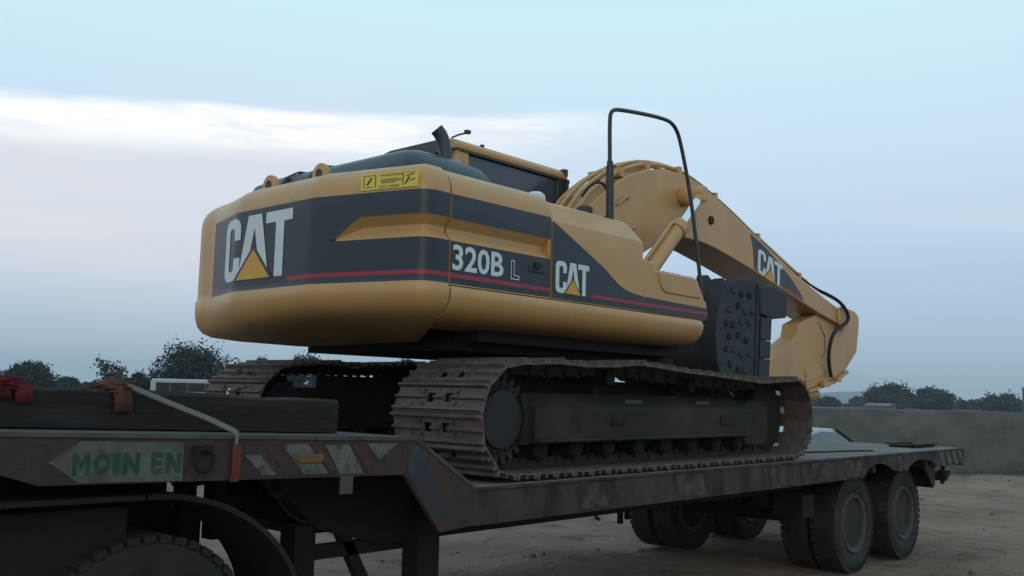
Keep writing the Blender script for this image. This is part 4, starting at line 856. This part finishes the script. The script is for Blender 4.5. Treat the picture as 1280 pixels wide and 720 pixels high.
# ------------------------------------------------------------------ trees
def tree(name, label, x, y, h, wd, kind=0, seed=1, dens=1.0, clear=.15, leaf=None, bare=False, group='trees beyond the yard', cat='tree'):
    r = np.random.default_rng(seed); rr_ = random.Random(seed)
    root = thing(name, label, cat, (x, y, 0), group)
    mb = MB(); tips = []
    def limb(p, d, ln, r0, lv):
        pts = [p]; q = p
        for i in range(4):
            d = (d+Vector((rr_.uniform(-.18,.18), rr_.uniform(-.18,.18), rr_.uniform(-.05,.14)))).normalized(); q = q+d*ln/4; pts.append(q)
        mb.tube(pts, [r0*(1-.16*i) for i in range(5)], 5 if lv else 7)
        tips.append(q)
        if lv < (3 if bare else 2):
            for k in range(3 if not bare else 4):
                a = rr_.uniform(0, 6.28); nd = (d*.7+Vector((math.cos(a), math.sin(a), rr_.uniform(.1,.7)))*.75).normalized()
                limb(pts[rr_.choice((2,3,4))], nd, ln*rr_.uniform(.5,.72), r0*.5, lv+1)
    limb(Vector((x, y, -.1)), Vector((0, 0, 1)), h*.42, max(.05, h*.028), 0)
    mb.build('trunk', m_bark, root)
    ls = leaf or max(.12, math.hypot(x, y)*.0017)
    nc = int(46*dens); cent = []
    for i in range(nc):
        a = r.uniform(0, 6.283); u_ = r.uniform(clear, 1)
        rad = math.sqrt(max(0, 1-((u_-.42)/.62)**2))*r.uniform(.25, 1)**.6
        cent.append((x+rad*math.cos(a)*wd/2, y+rad*math.sin(a)*wd/2, u_*h*.89))
    if bare: cent = [tuple(t_) for t_ in tips if t_.z > h*.3]
    V = []; F = []; MI = []
    for c_ in cent:
        m_ = int((14 if bare else 190)*r.uniform(.6, 1.3)); sg = wd*(.05 if bare else .075)*r.uniform(.6, 1.3)
        P = r.normal(size=(m_, 3))*np.array([sg, sg, sg*.75])+np.array(c_)
        A = r.normal(size=(m_, 3)); A /= np.linalg.norm(A, axis=1)[:, None]; B = np.cross(A, r.normal(size=(m_, 3))); B /= np.linalg.norm(B, axis=1)[:, None]
        s1 = ls*r.uniform(.5, 1.2, m_)[:, None]; mi = int(r.integers(0, 2))
        for p, a, b_ in zip(P, A*s1, B*s1*.55):
            if p[2] < .15: continue
            k = len(V); V += [p-a, p+b_, p+a, p-b_]; F.append((k, k+1, k+2, k+3)); MI.append(2 if bare else mi)
    me = bpy.data.meshes.new('crown'); me.from_pydata([tuple(v) for v in V], [], F)
    for m in (m_leafs[0], m_leafs[1], m_leafs[2]): me.materials.append(m)
    me.polygons.foreach_set('material_index', MI)
    o = bpy.data.objects.new('crown', me); COL.objects.link(o); o.parent = root; o.location = (-x, -y, 0)
def px(xp, d):
    """bearing of an image column at depth d on the ground"""
    v = fw0*d+Vector((math.cos(YAW), -math.sin(YAW), 0))*((xp-640)/1185.0*d); return v.x, v.y-3.924
def hgt(xp, yp, d): return 1.766+((492.7+(xp-640)*.0236)-yp)/1185.0*d
TR = [('leafy_tree', 'dense rounded dark tree at the far left behind the red cloth', 40, 454, 70, 120, 1.4, 0),
      ('leafy_tree', 'low tree to the right of the far left rounded tree', 88, 474, 40, 130, .8, 0),
      ('bare_tree', 'thin half bare tree with open twigs behind the orange rag', 145, 443, 78, 90, 1, 1),
      ('leafy_tree', 'small leafy tree at the foot of the half bare tree', 178, 465, 44, 100, .8, 0),
      ('leafy_tree', 'tallest leafy tree, right above the white minibus', 248, 433, 100, 100, 1.5, 0),
      ('leafy_tree', 'small spreading tree left of the round one behind the far track', 326, 445, 44, 110, .9, 0),
      ('leafy_tree', 'round green tree under the left end of the counterweight', 384, 443, 60, 110, 1.1, 0),
      ('leafy_tree', 'tree tip peeping over the undercarriage beside the near track', 508, 445, 36, 110, .8, 0),
      ('leafy_tree', 'broad dark domed tree right of the stick on the horizon', 1111, 483, 54, 300, 1.6, 0),
      ('leafy_tree', 'bushy green tree just right of the broad domed tree', 1166, 486, 46, 300, 1.2, 0),
      ('leafy_tree', 'low dark thicket at the right picture edge on the horizon', 1252, 496, 50, 280, 1.1, 0),
      ('leafy_tree', 'low bluish bush on the horizon just behind the track front', 1030, 499, 34, 320, .9, 0),
      ('leafy_tree', 'small lone bush on the horizon left of the broad domed tree', 1073, 497, 18, 420, .7, 0),
      ('leafy_tree', 'thin row bush between green tree and right thicket', 1208, 500, 24, 340, .7, 0)]
for i, (nm, lb, xp, yp, wpx, d, dn, br) in enumerate(TR):
    x, y = px(xp, d); tree(nm, lb, x, y, hgt(xp, yp, d), wpx/1185.0*d, seed=11+i, dens=dn, bare=bool(br), clear=.05 if d > 200 else .12)
# far hedge line reading as one mass
r = np.random.default_rng(5); V = []; F = []
for k in range(9000):
    if k < 5200: xp = r.uniform(-60, 560); d = r.uniform(125, 160); hm = 2.3+.5*math.sin(xp*.05)
    else: xp = r.uniform(1000, 1330); d = r.uniform(340, 430); hm = 1.5+.5*math.sin(xp*.045+1)+.3*math.sin(xp*.13)
    x, y = px(xp, d); z = r.uniform(0, hm); s = .35 if d < 200 else .8
    A = r.normal(size=3); A /= np.linalg.norm(A); B = np.cross(A, r.normal(size=3)); B /= np.linalg.norm(B); p = np.array([x, y, z]); j = len(V)
    V += [tuple(p-A*s), tuple(p+B*s*.6), tuple(p+A*s), tuple(p-B*s*.6)]; F.append((j, j+1, j+2, j+3))
me = bpy.data.meshes.new('scrub_belt'); me.from_pydata(V, [], F); me.materials.append(m_leafs[0]); o = bpy.data.objects.new('scrub_belt', me); COL.objects.link(o); tag(o, 'low belt of scrub along the horizon beyond the wall', 'scrub', kind='stuff')
# dry weeds along the foot of the wall
V = []; F = []; MI = []
for k in range(900):
    tt = r.uniform(-12, 22); a = -abs(r.normal())*.35; p = B0+BD*tt+BN*a
    hgt_ = r.uniform(.04, .13)*(1.0 if r.uniform() < .95 else 2.0)
    for b_ in range(5):
        an = r.uniform(0, 6.28); wv = .012; dx, dy = math.cos(an)*wv, math.sin(an)*wv; bx, by = p.x+r.normal()*.08, p.y+r.normal()*.08
        ll = r.normal(size=2)*.05; j = len(V)
        V += [(bx-dx, by-dy, -.02), (bx+dx, by+dy, -.02), (bx+ll[0], by+ll[1], hgt_*r.uniform(.6, 1.1))]; F.append((j, j+1, j+2)); MI.append(0 if r.uniform() < .6 else 1)
me = bpy.data.meshes.new('dry_grass'); me.from_pydata(V, [], F)
for m_ in (mat('dry_grass_blades', (.105, .094, .080), .95, var=.2, vs=.5), mat('green_grass_blades', (.086, .086, .074), .95, var=.2, vs=.5)): me.materials.append(m_)
me.polygons.foreach_set('material_index', MI); o = bpy.data.objects.new('dry_grass', me); COL.objects.link(o); tag(o, 'short dry weeds along the foot of the boundary wall', 'grass', kind='stuff')
# loose stones and clods on the sand
V = []; F = []
for k in range(700):
    xp = r.uniform(380, 1330); d = 6.5*(3.6**r.uniform(0, 1)); x, y = px(xp, d)
    if (x-28.64)*.5256+(y-3.18)*.851 > -1: continue
    s = .007+.05*r.uniform()**6; j = len(V); z0 = gz(x, y)
    ring_ = [(x+s*math.cos(a)*r.uniform(.7,1.3), y+s*math.sin(a)*r.uniform(.7,1.3), z0-.005) for a in np.linspace(0, 6.283, 7)[:-1]]
    V += ring_+[(q[0]*.6+x*.4, q[1]*.6+y*.4, z0+s*r.uniform(.5,.9)) for q in ring_]
    F += [(j+i, j+(i+1) % 6, j+6+(i+1) % 6, j+6+i) for i in range(6)]+[tuple(j+6+i for i in range(6))]
me = bpy.data.meshes.new('loose_stones'); me.from_pydata(V, [], F); me.materials.append(mat('stone', (.11, .092, .078), .9, var=.5, vs=3)); o = bpy.data.objects.new('loose_stones', me); COL.objects.link(o); tag(o, 'small stones and clods scattered over the sandy yard', 'stones', kind='stuff')
# thin poles on the horizon
for xp, yp, d, lb in ((1279, 486, 260, 'thin post at the right picture edge on the horizon'),):
    x, y = px(xp, d); h_ = hgt(xp, yp, d); mb = MB(); q = .0009*d; mb.tube([(x, y, 0), (x, y, h_)], [q*1.1, q], 8); mb.box(x-q*1.5, x+q*1.5, y-q*1.5, y+q*1.5, h_, h_+q*1.2); o = mb.build('post', m_brick if d < 100 else m_bark); tag(o, lb, 'post')
x, y = px(1101, 250); hs = thing('small_house', 'tiny pale house in front of the broad domed tree', 'house', (x, y, 0))
mb = MB(); mb.box(x-3, x+3, y-3, y+3, 0, 1.0); mb.build('wall', m_brick, hs); mb = MB(); mb.prism([(x-3.4, 1.0), (x+3.4, 1.0), (x, 1.7)], 'y', y-3.3, y+3.3); mb.build('roof', m_brick, hs)

# ------------------------------------------------------------------ evening haze
mh = bpy.data.materials.new('evening_haze'); mh.use_nodes = True; hn = mh.node_tree.nodes; hn.remove(hn['Principled BSDF'])
pv = hn.new('ShaderNodeVolumePrincipled'); pv.inputs['Color'].default_value = (.80, .90, 1.0, 1); pv.inputs['Density'].default_value = 3.2e-4
mh.node_tree.links.new(pv.outputs[0], hn['Material Output'].inputs['Volume'])
mb = MB(); mb.box(-3300, 3300, -3300, 3300, -3.5, 75); hz_ = mb.build('haze', mh, smooth=False); tag(hz_, 'thin bluish evening haze over the plain', 'haze', kind='stuff')
